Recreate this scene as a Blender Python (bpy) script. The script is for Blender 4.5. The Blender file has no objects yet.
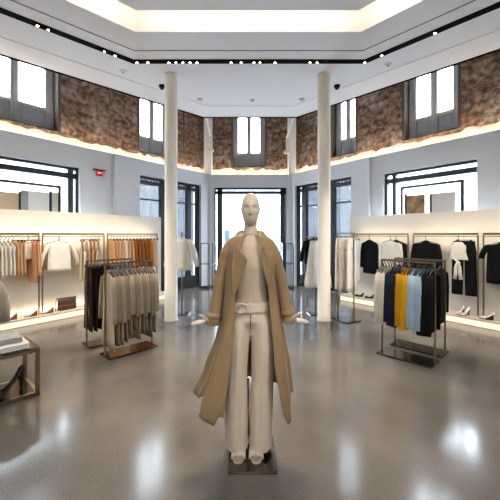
import bpy, bmesh, math, random
from mathutils import Vector, Matrix
random.seed(7)
PI = math.pi
SC = bpy.context.scene
COL = SC.collection
CAMZ, F, HY = 1.6, 320.0, 235.0        # camera height, focal length in pixels, horizon row

# ------------------------------------------------------------------ materials
MATS = {}
def _new(name):
    m = bpy.data.materials.new(name); m.use_nodes = True
    nt = m.node_tree; b = nt.nodes['Principled BSDF']
    return m, nt, b
def mat(name, rgb, rough=0.6, metal=0.0, noise=0.0, nscale=20.0, bump=0.0, bscale=200.0, spec=0.5, coat=0.0, sheen=0.0):
    m, nt, b = _new(name)
    b.inputs['Roughness'].default_value = rough
    b.inputs['Metallic'].default_value = metal
    b.inputs['Specular IOR Level'].default_value = spec
    b.inputs['Coat Weight'].default_value = coat
    b.inputs['Sheen Weight'].default_value = sheen
    tc = nt.nodes.new('ShaderNodeTexCoord')
    n = nt.nodes.new('ShaderNodeTexNoise'); n.inputs['Scale'].default_value = nscale; n.inputs['Detail'].default_value = 4
    nt.links.new(tc.outputs['Object'], n.inputs['Vector'])
    r = nt.nodes.new('ShaderNodeValToRGB')
    r.color_ramp.elements[0].position = 0.3; r.color_ramp.elements[1].position = 0.7
    r.color_ramp.elements[0].color = tuple(max(0, c*(1-noise)) for c in rgb) + (1,)
    r.color_ramp.elements[1].color = tuple(min(1, c*(1+noise)) for c in rgb) + (1,)
    nt.links.new(n.outputs['Fac'], r.inputs['Fac']); nt.links.new(r.outputs['Color'], b.inputs['Base Color'])
    if bump:
        n2 = nt.nodes.new('ShaderNodeTexNoise'); n2.inputs['Scale'].default_value = bscale; n2.inputs['Detail'].default_value = 3
        nt.links.new(tc.outputs['Object'], n2.inputs['Vector'])
        bp = nt.nodes.new('ShaderNodeBump'); bp.inputs['Strength'].default_value = bump; bp.inputs['Distance'].default_value = 0.01
        nt.links.new(n2.outputs['Fac'], bp.inputs['Height']); nt.links.new(bp.outputs['Normal'], b.inputs['Normal'])
    MATS[name] = m
    return m
def emis(name, rgb, s):
    m = bpy.data.materials.new(name); m.use_nodes = True; nt = m.node_tree; nt.nodes.clear()
    e = nt.nodes.new('ShaderNodeEmission'); e.inputs['Color'].default_value = rgb + (1,); e.inputs['Strength'].default_value = s
    o = nt.nodes.new('ShaderNodeOutputMaterial'); nt.links.new(e.outputs[0], o.inputs[0]); MATS[name] = m
    return m
def glass_mat(name, tint=(0.97, 0.99, 1.0), gl=0.08):
    m = bpy.data.materials.new(name); m.use_nodes = True; nt = m.node_tree; nt.nodes.clear()
    t = nt.nodes.new('ShaderNodeBsdfTransparent'); t.inputs[0].default_value = tint + (1,)
    g = nt.nodes.new('ShaderNodeBsdfGlossy'); g.inputs['Roughness'].default_value = 0.02
    mx = nt.nodes.new('ShaderNodeMixShader'); mx.inputs[0].default_value = gl
    o = nt.nodes.new('ShaderNodeOutputMaterial')
    nt.links.new(t.outputs[0], mx.inputs[1]); nt.links.new(g.outputs[0], mx.inputs[2]); nt.links.new(mx.outputs[0], o.inputs[0])
    MATS[name] = m; return m
def dim_screen_mat(name):
    m = bpy.data.materials.new(name); m.use_nodes = True; nt = m.node_tree; nt.nodes.clear()
    t = nt.nodes.new('ShaderNodeBsdfTransparent')
    d = nt.nodes.new('ShaderNodeBsdfTranslucent'); d.inputs[0].default_value = (.075, .08, .09, 1)  # dense grey: the dimmer view outside is put into this colour
    d2 = nt.nodes.new('ShaderNodeBsdfDiffuse'); d2.inputs[0].default_value = (.075, .08, .09, 1)
    m1 = nt.nodes.new('ShaderNodeMixShader'); m1.inputs[0].default_value = .5
    mx = nt.nodes.new('ShaderNodeMixShader'); mx.inputs[0].default_value = .985
    o = nt.nodes.new('ShaderNodeOutputMaterial')
    nt.links.new(d.outputs[0], m1.inputs[1]); nt.links.new(d2.outputs[0], m1.inputs[2])
    nt.links.new(t.outputs[0], mx.inputs[1]); nt.links.new(m1.outputs[0], mx.inputs[2]); nt.links.new(mx.outputs[0], o.inputs[0])
    MATS[name] = m; return m
def floor_mat():
    m, nt, b = _new('polished_concrete')
    tc = nt.nodes.new('ShaderNodeTexCoord')
    n1 = nt.nodes.new('ShaderNodeTexNoise'); n1.inputs['Scale'].default_value = 1.3; n1.inputs['Detail'].default_value = 6
    n2 = nt.nodes.new('ShaderNodeTexNoise'); n2.inputs['Scale'].default_value = 95; n2.inputs['Detail'].default_value = 3
    for n in (n1, n2): nt.links.new(tc.outputs['Object'], n.inputs['Vector'])
    mx = nt.nodes.new('ShaderNodeMix'); mx.data_type = 'FLOAT'; mx.inputs[0].default_value = .5
    nt.links.new(n1.outputs['Fac'], mx.inputs[2]); nt.links.new(n2.outputs['Fac'], mx.inputs[3])
    r = nt.nodes.new('ShaderNodeValToRGB')
    r.color_ramp.elements[0].position = .32; r.color_ramp.elements[1].position = .68
    r.color_ramp.elements[0].color = (.085, .074, .066, 1); r.color_ramp.elements[1].color = (.20, .178, .160, 1)
    nt.links.new(mx.outputs[0], r.inputs['Fac']); nt.links.new(r.outputs['Color'], b.inputs['Base Color'])
    r2 = nt.nodes.new('ShaderNodeMapRange'); r2.inputs[3].default_value = .10; r2.inputs[4].default_value = .2
    nt.links.new(n1.outputs['Fac'], r2.inputs[0]); nt.links.new(r2.outputs[0], b.inputs['Roughness'])
    b.inputs['Specular IOR Level'].default_value = .62
    return m
def brick_mat():
    m, nt, b = _new('old_masonry')
    tc = nt.nodes.new('ShaderNodeTexCoord')
    sp = nt.nodes.new('ShaderNodeSeparateXYZ'); nt.links.new(tc.outputs['Object'], sp.inputs[0])
    cb = nt.nodes.new('ShaderNodeCombineXYZ')
    nt.links.new(sp.outputs[0], cb.inputs[0]); nt.links.new(sp.outputs[2], cb.inputs[1])
    # distort
    nd = nt.nodes.new('ShaderNodeTexNoise'); nd.inputs['Scale'].default_value = 3.6; nd.inputs['Detail'].default_value = 6; nd.inputs['Roughness'].default_value = .65
    nt.links.new(cb.outputs[0], nd.inputs['Vector'])
    ad = nt.nodes.new('ShaderNodeMixRGB'); ad.blend_type = 'ADD'; ad.inputs[0].default_value = .34
    nt.links.new(cb.outputs[0], ad.inputs[1]); nt.links.new(nd.outputs['Color'], ad.inputs[2])
    bk = nt.nodes.new('ShaderNodeTexBrick'); bk.inputs['Scale'].default_value = 1.0
    bk.inputs['Brick Width'].default_value = .3; bk.inputs['Row Height'].default_value = .105; bk.inputs['Mortar Size'].default_value = .012
    bk.inputs['Color1'].default_value = (.105, .048, .030, 1); bk.inputs['Color2'].default_value = (.25, .155, .10, 1)
    bk.inputs['Mortar'].default_value = (.19, .15, .12, 1); bk.inputs['Bias'].default_value = 0
    nt.links.new(ad.outputs[0], bk.inputs['Vector'])
    n1 = nt.nodes.new('ShaderNodeTexNoise'); n1.inputs['Scale'].default_value = 1.6; n1.inputs['Detail'].default_value = 5
    nt.links.new(cb.outputs[0], n1.inputs['Vector'])
    r1 = nt.nodes.new('ShaderNodeValToRGB'); r1.color_ramp.elements[0].position = .5; r1.color_ramp.elements[1].position = .62
    nt.links.new(n1.outputs['Fac'], r1.inputs['Fac'])
    mx = nt.nodes.new('ShaderNodeMixRGB'); mx.inputs[2].default_value = (.34, .29, .25, 1)
    sc = nt.nodes.new('ShaderNodeMath'); sc.operation = 'MULTIPLY'; sc.inputs[1].default_value = .55
    nt.links.new(r1.outputs['Color'], sc.inputs[0]); nt.links.new(sc.outputs[0], mx.inputs[0]); nt.links.new(bk.outputs['Color'], mx.inputs[1])
    n3 = nt.nodes.new('ShaderNodeTexNoise'); n3.inputs['Scale'].default_value = 9; n3.inputs['Detail'].default_value = 5
    nt.links.new(cb.outputs[0], n3.inputs['Vector'])
    r3 = nt.nodes.new('ShaderNodeValToRGB'); r3.color_ramp.elements[0].position = .35; r3.color_ramp.elements[1].position = .65
    r3.color_ramp.elements[0].color = (.28, .27, .27, 1); r3.color_ramp.elements[1].color = (1.3, 1.25, 1.2, 1)
    nt.links.new(n3.outputs['Fac'], r3.inputs['Fac'])
    mu = nt.nodes.new('ShaderNodeMixRGB'); mu.blend_type = 'MULTIPLY'; mu.inputs[0].default_value = 1
    nt.links.new(mx.outputs[0], mu.inputs[1]); nt.links.new(r3.outputs['Color'], mu.inputs[2])
    nt.links.new(mu.outputs[0], b.inputs['Base Color']); b.inputs['Roughness'].default_value = .9
    bp = nt.nodes.new('ShaderNodeBump'); bp.inputs['Strength'].default_value = .9; bp.inputs['Distance'].default_value = .03
    nt.links.new(mu.outputs[0], bp.inputs['Height']); nt.links.new(bp.outputs['Normal'], b.inputs['Normal'])
    return m

M_white = mat('white_plaster', (.80, .80, .80), .75, noise=.02)
M_ceil = mat('ceiling_white', (.85, .87, .91), .8, noise=.01)
M_band = mat('ceiling_edge_white', (.88, .89, .91), .7, noise=.01)
M_wall = mat('wall_grey_white', (.62, .64, .68), .7, noise=.02)
M_part = mat('partition_cream', (.76, .73, .68), .7, noise=.02, nscale=4)
M_ledge = mat('ledge_stone', (.60, .53, .46), .5, noise=.05, nscale=30)
M_col = mat('column_paint', (.80, .76, .69), .55, noise=.02)
M_curb = mat('ledge_plaster', (.80, .74, .66), .85, noise=.12, nscale=9, bump=.4, bscale=14)
M_timber = mat('grey_timber', (.33, .335, .35), .55, noise=.06, nscale=12)
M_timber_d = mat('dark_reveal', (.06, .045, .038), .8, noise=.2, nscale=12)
M_blackfr = mat('black_steel', (.012, .014, .018), .4, noise=.1)
M_dark = mat('track_black', (.003, .003, .003), .9, spec=.1)
M_floor = floor_mat(); M_brick = brick_mat()
M_glass = glass_mat('window_glass'); M_dimscreen = dim_screen_mat('dim_screen')
M_brass = mat('aged_brass', (.30, .235, .15), .32, 1.0, noise=.12, nscale=25)
M_steel = mat('bronze_mirror', (.17, .145, .115), .16, 1.0, noise=.08, nscale=10)
M_mirror = mat('mirror_panel', (.78, .80, .82), .05, 1.0)
M_led = emis('led_warm', (1, .86, .60), .62)
M_lens = emis('lamp_lens', (1, .84, .58), 22)
M_exit = emis('exit_red', (.5, .015, .03), .32); M_exitw = emis('exit_letter', (1, .6, .6), .9)
M_skin = mat('mannequin_skin', (.56, .50, .42), .42, noise=.02)
M_camel = mat('camel_cotton', (.275, .188, .102), .8, noise=.06, nscale=6, bump=.1, bscale=350, sheen=.15)
M_lining = mat('camel_lining', (.20, .125, .05), .8, noise=.06)
M_knit = mat('oat_knit', (.54, .45, .365), .85, noise=.03, bump=.15, bscale=420)
M_trou = mat('cream_twill', (.63, .555, .47), .82, noise=.03, nscale=7, bump=.1, bscale=400)
M_zip = mat('zip_bronze', (.10, .07, .05), .5)
M_sand = mat('sandal_white', (.62, .58, .52), .5, noise=.03)
M_sole = mat('sandal_sole', (.30, .26, .21), .6)
def cloth(name, rgb, n=.06): return mat(name, rgb, .9, noise=n, nscale=9, bump=.1, bscale=300, spec=.2)
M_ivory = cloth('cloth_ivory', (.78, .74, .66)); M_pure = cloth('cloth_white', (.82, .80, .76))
M_black = cloth('cloth_black', (.005, .005, .007), .2); M_navy = cloth('cloth_navy', (.012, .015, .035), .15)
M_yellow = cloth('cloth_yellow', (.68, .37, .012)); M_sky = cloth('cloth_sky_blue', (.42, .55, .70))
M_yellow_shade = cloth('cloth_yellow_shade', (.56, .28, .008)); M_sky_shade = cloth('cloth_sky_blue_shade', (.33, .46, .62)); M_ivory_shade = cloth('cloth_ivory_shade', (.66, .62, .53))  # darker copies of yellow, sky and ivory, with shade put into the colour
M_khaki = cloth('cloth_khaki', (.31, .25, .18)); M_stone = cloth('cloth_stone', (.43, .355, .27))
M_taupe = cloth('cloth_taupe', (.20, .145, .10)); M_plum = cloth('cloth_plum', (.022, .010, .011), .2)
M_peach = cloth('cloth_peach', (.66, .38, .19)); M_sandc = cloth('cloth_sand', (.60, .47, .32))
M_rust = cloth('cloth_rust', (.34, .135, .035)); M_rose = cloth('cloth_rose', (.55, .30, .18))
M_greycl = cloth('cloth_grey', (.44, .42, .42)); M_beige = cloth('cloth_beige', (.40, .35, .29))
M_hang = mat('hanger_black', (.012, .012, .012), .4); M_leather = mat('leather_black', (.012, .011, .014), .28, noise=.1)
M_brown = mat('leather_brown', (.06, .02, .011), .42, noise=.2, nscale=14); M_tan = mat('cork_tan', (.16, .075, .03), .6, noise=.15)
M_wshoe = mat('leather_white', (.74, .72, .68), .4)
M_pave = mat('pavement', (.42, .43, .45), .85, noise=.08, nscale=2)
M_fac = mat('facade_pale', (.62, .63, .66), .85, noise=.05, nscale=1); M_facw = mat('facade_window', (.42, .45, .50), .5)
M_bark = mat('bark', (.16, .13, .11), .9, noise=.2); M_blue = mat('street_box_blue', (.006, .025, .035), .5)
M_pic = mat('bronze_print', (.25, .14, .06), .4, noise=.8, nscale=5); M_board = mat('board_grey', (.55, .55, .54), .6)
M_tanb = mat('board_tan', (.50, .40, .28), .6, noise=.05)
M_skyrefl = mat('board_sky_reflection', (.70, .75, .80), .3)  # pale blue holds the sky's reflection in a mirror board
M_acry = glass_mat('gate_acrylic', (.86, .9, .95), .12)

# ------------------------------------------------------------------ mesh helpers
def add_box(bm, x0, x1, y0, y1, z0, z1, mx=None):
    vs = [bm.verts.new((x, y, z)) for z in (z0, z1) for y in (y0, y1) for x in (x0, x1)]
    if mx: bmesh.ops.transform(bm, matrix=mx, verts=vs)
    for f in ((0,2,3,1),(4,5,7,6),(0,1,5,4),(2,6,7,3),(0,4,6,2),(1,3,7,5)):
        bm.faces.new([vs[i] for i in f])
    return vs
def loft(bm, rings, cap=True, close=True):
    R = [[bm.verts.new(p) for p in r] for r in rings]
    n = len(R[0])
    for a, b in zip(R, R[1:]):
        for i in range(n if close else n-1):
            j = (i+1) % n
            bm.faces.new((a[i], a[j], b[j], b[i]))
    if cap and close:
        bm.faces.new(R[0][::-1]); bm.faces.new(R[-1])
    return R
def tube(bm, path, r, n=10, ry=None):
    """round (or elliptical) tube along a path; r a number or a list"""
    P = [Vector(p) for p in path]; rings = []
    ref = None
    for i, p in enumerate(P):
        d = (P[min(i+1, len(P)-1)] - P[max(i-1, 0)]).normalized()
        if ref is None:
            ref = Vector((1, 0, 0)) if abs(d.x) < .8 else Vector((0, 1, 0))
        a = (ref - d*ref.dot(d)).normalized(); b = d.cross(a); ref = a
        ra = r[i] if isinstance(r, (list, tuple)) else r
        rb = (ry[i] if isinstance(ry, (list, tuple)) else ry) if ry is not None else ra
        rings.append([p + a*ra*math.cos(2*PI*k/n) + b*rb*math.sin(2*PI*k/n) for k in range(n)])
    return loft(bm, rings)
def lathe(bm, prof, n=32, c=(0, 0)):
    return loft(bm, [[(c[0]+r*math.cos(2*PI*k/n), c[1]+r*math.sin(2*PI*k/n), z) for k in range(n)] for r, z in prof])
def prism(bm, pts, z0, z1):
    a = [bm.verts.new((x, y, z0)) for x, y in pts]; b = [bm.verts.new((x, y, z1)) for x, y in pts]
    n = len(pts)
    bm.faces.new(a[::-1]); bm.faces.new(b)
    for i in range(n): bm.faces.new((a[i], a[(i+1) % n], b[(i+1) % n], b[i]))
def mesh(name, bm, m, smooth=False, bevel=0.0):
    bmesh.ops.recalc_face_normals(bm, faces=bm.faces)
    if bevel:
        bmesh.ops.bevel(bm, geom=list(bm.edges), offset=bevel, segments=2, affect='EDGES', profile=.6)
    me = bpy.data.meshes.new(name); bm.to_mesh(me); bm.free()
    me.materials.append(m)
    if smooth:
        for p in me.polygons: p.use_smooth = True
    return me
def link(name, me, parent=None, loc=(0, 0, 0), rot=(0, 0, 0)):
    o = bpy.data.objects.new(name, me); COL.objects.link(o)
    o.location = loc; o.rotation_euler = rot
    if parent: o.parent = parent
    return o
def obj(name, bm, m, parent=None, smooth=False, bevel=0.0, loc=(0, 0, 0), rot=(0, 0, 0)):
    return link(name, mesh(name, bm, m, smooth, bevel), parent, loc, rot)
def tag(o, label=None, cat=None, group=None, kind=None):
    if label: o['label'] = label
    if cat: o['category'] = cat
    if group: o['group'] = group
    if kind: o['kind'] = kind
    return o
def thing(name, label, cat, loc=(0, 0, 0), rz=0.0, group=None):
    o = bpy.data.objects.new(name, None); COL.objects.link(o)
    o.empty_display_size = .1; o.location = loc; o.rotation_euler = (0, 0, rz)
    return tag(o, label, cat, group)
def struct_empty(name, loc=(0, 0, 0), rz=0.0):
    o = bpy.data.objects.new(name, None); COL.objects.link(o)
    o.location = loc; o.rotation_euler = (0, 0, rz); o['kind'] = 'structure'
    return o
def B(): return bmesh.new()
def copy_tree(o, parent=None):
    c = o.copy(); COL.objects.link(c); c.parent = parent
    for ch in list(o.children): copy_tree(ch, c)
    return c
def box_obj(name, dims, m, parent=None, bevel=0.0, **k):
    bm = B(); add_box(bm, *dims); return obj(name, bm, m, parent, bevel=bevel, **k)

# ------------------------------------------------------------------ wall frames: local x along the wall, local y into the room
class Frame:
    def __init__(s, O, u, n):
        s.O, s.u, s.n = Vector(O), Vector(u).normalized(), Vector(n).normalized()
        s.lx = Vector((s.n.y, -s.n.x))                  # local x so that local y = n
        s.sg = 1 if s.lx.dot(s.u) > 0 else -1
        s.rz = math.atan2(s.lx.y, s.lx.x)
    def pt(s, t, d=0.0, z=0.0):
        p = s.O + s.u*t + s.n*d; return Vector((p.x, p.y, z))
    def t(s, px, d=0.0):
        k = (px-250)/F; o = s.O + s.n*d
        return (k*o.y - o.x)/(s.u.x - k*s.u.y)
    def z(s, px, py, d=0.0):
        return CAMZ - (py-HY)/F*s.pt(s.t(px, d), d).y
    def lx_of(s, t): return s.sg*t                       # local x coordinate of wall position t
    def rng(s, ta, tb):
        a, b = s.sg*ta, s.sg*tb; return (min(a, b), max(a, b))
    @property
    def loc(s): return (s.O.x, s.O.y, 0)
L_ = Frame((-1.28, 10.3), (-.605, -.797), (.797, -.605))
R_ = Frame((1.28, 10.3), (.605, -.797), (-.797, -.605))
K_ = Frame((-1.28, 10.3), (1, 0), (0, -1))

def holed_wall(bm, fr, t0, t1, z0, z1, d0, d1, holes):
    """wall slab with rectangular openings (ta, tb, za, zb)"""
    ts = sorted({t0, t1, *[h[0] for h in holes], *[h[1] for h in holes]})
    for a, b in zip(ts, ts[1:]):
        zs = sorted({z0, z1, *[z for h in holes if h[0] <= a and h[1] >= b for z in h[2:]]})
        for za, zb in zip(zs, zs[1:]):
            if any(h[0] <= a and h[1] >= b and h[2] <= za and h[3] >= zb for h in holes): continue
            x0, x1 = fr.rng(a, b); add_box(bm, x0, x1, d0, d1, za, zb)

TEND = 8.1
LEDGE = 3.55
# openings in the lower walls
LD = (.41, 2.575); RD = (.234, 2.34); KD = (.13, 2.46)
LW = (4.075, 6.05); RW = (3.2, 5.15)
holesL = [(LD[0], LD[1], 0, 3.15), (LW[0], LW[1], .55, 3.08)]
holesR = [(RD[0], RD[1], 0, 3.15), (RW[0], RW[1], .55, 3.08)]
holesK = [(KD[0], KD[1], 0, 3.13)]
for nm, fr, t1, hs in (('wall_left', L_, TEND, holesL), ('wall_right', R_, TEND, holesR), ('wall_back', K_, 2.56, holesK)):
    bm = B(); holed_wall(bm, fr, 0, t1, 0, LEDGE-.12, -.32, 0, hs)
    x0, x1 = fr.rng(0, t1); add_box(bm, x0, x1, -.06, 0, LEDGE-.12, LEDGE)       # lip of the light trough
    o = obj(nm, bm, M_wall, loc=fr.loc, rot=(0, 0, fr.rz)); tag(o, kind='structure')
# upper masonry, with tall window openings
def upper(fr, px0, px1, d=-.34):
    return (fr.t(px0, d), fr.t(px1, d))
UWL = [upper(L_, 164.5+9, 137.5), upper(L_, 61, -34)]
UWL = [tuple(sorted(w)) for w in UWL]
UWR = [tuple(sorted(upper(R_, 330, 357.5))), tuple(sorted(upper(R_, 402, 461)))]
UWK = [tuple(sorted(upper(K_, 231, 267)))]
ZS = 3.62
uh = lambda ws, zb: [(a, b, zb, 6.0) for a, b in ws]
for i, (nm, fr, t0, t1, ws) in enumerate((('wall_left_masonry', L_, -.3, TEND, UWL), ('wall_right_masonry', R_, -.3, TEND, UWR), ('wall_back_masonry', K_, -.1, 2.66, UWK))):
    bm = B(); holed_wall(bm, fr, t0, t1, LEDGE-.12, 6.4, -.72, -.34, uh(ws, 3.86))
    o = obj(nm, bm, M_brick, loc=fr.loc, rot=(0, 0, fr.rz)); tag(o, kind='structure')
    bm = B()                                                                # rough plaster curb below the bricks
    x0, x1 = fr.rng(t0, t1)
    n = int((x1-x0)/.12); secs = []
    for k in range(n+1):
        x = x0+(x1-x0)*k/n; h = 3.68 + .09*random.random()
        secs.append([(x, -.35, LEDGE-.12), (x, -.26, LEDGE-.12), (x, -.27, LEDGE+.06), (x, -.345, h+.08), (x, -.36, h+.08)])
    loft(bm, secs)
    tag(obj('trim_%d' % (i+1), bm, M_curb, loc=fr.loc, rot=(0, 0, fr.rz)), kind='structure')
# corner posts
for i, fr in enumerate((L_, R_)):
    bm = B(); p = fr.pt(0, -.1); add_box(bm, p.x-.115, p.x+.115, p.y-.14, p.y+.36, 0, 6.4)
    tag(obj('trim_%d' % (4+i), bm, M_wall), kind='structure')
# pilasters
for i, (fr, a, b) in enumerate(((L_, 135, 113), (R_, 353.5, 371))):
    x0, x1 = fr.rng(fr.t(a), fr.t(b)); bm = B(); add_box(bm, x0, x1, 0, .1, 0, LEDGE-.02)
    tag(obj('trim_%d' % (6+i), bm, M_wall, loc=fr.loc, rot=(0, 0, fr.rz)), kind='structure')

# ---- upper windows (grey timber, two leaves each with a glazed top and a panel below)
WN = [0]
def upper_window(fr, ta, tb, zb=3.86, zp=4.38, zt=6.0, rev=.06):
    WN[0] += 1
    w = struct_empty('window_%d' % WN[0], fr.loc, fr.rz)
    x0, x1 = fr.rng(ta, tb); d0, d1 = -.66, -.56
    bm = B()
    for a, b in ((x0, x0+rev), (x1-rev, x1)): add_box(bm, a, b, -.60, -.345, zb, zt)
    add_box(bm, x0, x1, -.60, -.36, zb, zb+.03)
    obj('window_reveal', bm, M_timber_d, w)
    x0 += rev; x1 -= rev; f = .17; c = (x0+x1)/2
    bm = B()
    add_box(bm, x0, x0+f, d0, d1, zb, zt); add_box(bm, x1-f, x1, d0, d1, zb, zt)
    add_box(bm, c-.07, c+.07, d0, d1, zb, zt); add_box(bm, c-.015, c+.015, d1, d1+.02, zb, zt)
    add_box(bm, x0+f, x1-f, d0, d1, zb, zb+.1); add_box(bm, x0+f, x1-f, d0, d1, zp-.06, zp); add_box(bm, x0+f, x1-f, d0, d1, zt-.1, zt)
    for s in (x0+.05, x1-.05): add_box(bm, s-.012, s+.012, d1, d1+.02, zb, zt)
    obj('window_frame', bm, M_timber, w)
    for a, b in ((x0+f, c-.07), (c+.07, x1-f)):
        bm = B(); add_box(bm, a, b, d0+.03, d0+.06, zb+.1, zp-.06); add_box(bm, a+.06, b-.06, d0+.06, d0+.075, zb+.16, zp-.12)
        obj('window_panel', bm, M_timber, w)
        bm = B(); add_box(bm, a, b, d0+.04, d0+.046, zp, zt-.1); obj('window_pane', bm, M_glass, w)
for fr, ws in ((L_, UWL), (K_, UWK), (R_, UWR)):
    for a, b in ws: upper_window(fr, a, b)

# ---- lower glazed doors
DN = [0]
def glazed_door(fr, ta, tb, zh, posts, bar=None, handles=(), kick=.35):
    """posts: list of (t0, t1) dark uprights; bar: height of a slim crossbar"""
    DN[0] += 1
    w = struct_empty('door_%d' % DN[0], fr.loc, fr.rz)
    bm = B(); X = fr.rng
    d0, d1 = -.2, -.08
    for a, b in posts: x0, x1 = X(a, b); add_box(bm, x0, x1, d0, d1, 0, zh)
    x0, x1 = X(ta, tb)
    add_box(bm, x0, x1, d0, d1, zh-.06, zh); add_box(bm, x0, x1, d0, d1, zh-.2, zh-.1)
    add_box(bm, x0, x1, d0, d1, 0, kick)
    if bar: add_box(bm, x0, x1, d0+.03, d1-.03, bar-.02, bar+.02)
    obj('door_frame', bm, M_blackfr, w)
    ps = sorted(posts)
    for (a0, a1), (b0, b1) in zip(ps, ps[1:]):
        if b0-a1 < .03: continue
        x0, x1 = X(a1, b0); bm = B(); add_box(bm, x0, x1, -.145, -.14, kick, zh-.06); obj('door_pane', bm, M_glass, w)
    for h in handles:
        x = fr.lx_of(h); bm = B(); tube(bm, [(x, -.03, .85), (x, -.03, 1.5)], .012)
        for z in (.9, 1.45): tube(bm, [(x, -.08, z), (x, -.03, z)], .008)
        obj('door_handle', bm, M_brass, w, smooth=True)
tL = L_.t
glazed_door(K_, KD[0], KD[1], 3.13, [(KD[0], .17), (.22, .38), (2.26, 2.42), (2.43, KD[1])], handles=(), kick=.12)
glazed_door(L_, LD[0], LD[1], 3.15, [(LD[0], .5), (tL(193), tL(189.5)), (tL(172), tL(163)), (2.53, LD[1])], bar=2.55)
glazed_door(R_, RD[0], RD[1], 3.15, [(RD[0], .29), (R_.t(300), R_.t(304)), (R_.t(327), R_.t(332)), (2.27, RD[1])], bar=2.5)
# ---- big shop windows above the partitions
def shop_window(fr, ta, tb, px_bar):
    WN[0] += 1
    w = struct_empty('window_%d' % WN[0], fr.loc, fr.rz)
    bm = B(); zh, zs = 3.08, .55
    x0, x1 = fr.rng(ta, tb); d0, d1 = -.2, -.1
    add_box(bm, x0, x1, d0, d1, zh-.05, zh); add_box(bm, x0, x1, d0, d1, zh-.24, zh-.13); add_box(bm, x0, x1, d0, d1, zs, zs+.1)
    for a, b in px_bar: xa, xb = fr.rng(a, b); add_box(bm, xa, xb, d0, d1, zs, zh)
    obj('window_frame', bm, M_blackfr, w)
    bm = B(); add_box(bm, x0, x1, -.155, -.15, zs+.1, zh-.05); obj('window_pane', bm, M_glass, w)
    bm = B(); add_box(bm, x0-.0, x1+.0, -.08, .02, zs-.05, zs); obj('window_sill', bm, M_white, w)
shop_window(L_, LW[0], LW[1], [(LW[0], LW[0]+.05), (tL(75.5), tL(70)), (LW[1]-.06, LW[1])])
shop_window(R_, RW[0], RW[1], [(RW[0], R_.t(385)), (R_.t(390), R_.t(393.5)), (RW[1]-.03, RW[1])])

# ------------------------------------------------------------------ floor, ceiling, far room behind the camera
bm = B(); prism(bm, [(-6.25, -4.1), (6.25, -4.1), (6.25, 3.8), (1.3, 10.42), (-1.3, 10.42), (-6.25, 3.8)], -.1, 0)
tag(obj('floor', bm, M_floor), kind='structure')
CH = CAMZ + 3.01
def ring_slab(bm, outer, inner, z0, z1):
    n = len(outer)
    for i in range(n):
        j = (i+1) % n; q = [outer[i], outer[j], inner[j], inner[i]]
        prism(bm, q, z0, z1)
OUT = [(-6.1, -4), (-6.1, 3.46), (-1.2, 8.16), (1.2, 8.16), (6.1, 3.0), (6.1, -4)]
MID = [(-5.5, -3.6), (-5.5, 3.25), (-1.0, 7.45), (1.0, 7.45), (5.5, 2.75), (5.5, -3.6)]
TRAY = [(-3.9, -2), (-3.9, 2.63), (-1.70, 4.745), (1.64, 4.745), (3.9, 2.3), (3.9, -2)]
bm = B(); ring_slab(bm, MID, TRAY, CH, CH+.05)
tag(obj('ceiling', bm, M_ceil), kind='structure')
bm = B(); ring_slab(bm, OUT, MID, CH-.012, CH+.05)
tag(obj('trim_8', bm, M_band), kind='structure')
def inset(poly, d):                       # move every side of a polygon inwards by d
    n = len(poly); out = []; P = [Vector(p) for p in poly]
    c = sum(P, Vector((0, 0)))/n
    lines = []
    for i in range(n):
        a, b = P[i], P[(i+1) % n]; e = (b-a).normalized(); nn = Vector((-e.y, e.x))
        if nn.dot(c-a) < 0: nn = -nn
        lines.append((a+nn*d, e))
    for i in range(n):
        (a, e), (b, f) = lines[i-1], lines[i]
        k = e.x*f.y - e.y*f.x; s = ((b-a).x*f.y - (b-a).y*f.x)/k
        p = a+e*s; out.append((p.x, p.y))
    return out
bm = B(); ring_slab(bm, OUT, inset(OUT, .035), CH-.03, CH-.012)
tag(obj('trim_9', bm, M_dark), kind='structure')
bm = B(); ring_slab(bm, inset(TRAY, -.02), TRAY, CH+.05, CH+.62)         # riser of the ceiling tray
prism(bm, inset(TRAY, -.02), CH+.62, CH+.66)
tag(obj('ceiling_tray', bm, M_white), kind='structure')
PAN = inset(TRAY, .33)
bm = B(); prism(bm, PAN, 4.70, 4.76)
tag(obj('ceiling_panel', bm, M_ceil), kind='structure')
g = inset(TRAY, -.47); bm = B(); ring_slab(bm, inset(g, -.012), g, CH-.004, CH+.01)  # dark strip laid on the ceiling for the shade of a shadow gap
tag(obj('trim_10', bm, M_dark), kind='structure')
TRK = inset(TRAY, -.80); bm = B(); ring_slab(bm, inset(TRK, -.06), inset(TRK, .06), CH-.012, CH+.01)
tag(obj('trim_11', bm, M_dark), kind='structure')
bm = B(); prism(bm, [(-6.6, -4.4), (6.6, -4.4), (6.6, 4.2), (1.8, 11.2), (-1.8, 11.2), (-6.6, 4.2)], 6.4, 6.5)
tag(obj('ceiling_roof_slab', bm, M_wall), kind='structure')
for nm, d in (('wall_west', (-6.45, -6.2, -4.2, 3.9, 0, 6.4)), ('wall_east', (6.2, 6.45, -4.2, 3.9, 0, 6.4)), ('wall_front', (-6.45, 6.45, -4.3, -4.1, 0, 6.4))):
    tag(box_obj(nm, d, M_white), kind='structure')
# columns
for i, (x, y) in enumerate(((-1.486, 6.02), (1.393, 6.02))):
    bm = B(); lathe(bm, [(.135, 0), (.135, .012), (.118, .014), (.118, CH-.05), (.126, CH-.04), (.126, CH)], 40, (x, y))
    tag(obj('column_left' if i == 0 else 'column_right', bm, M_col, smooth=True), kind='structure')

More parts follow.
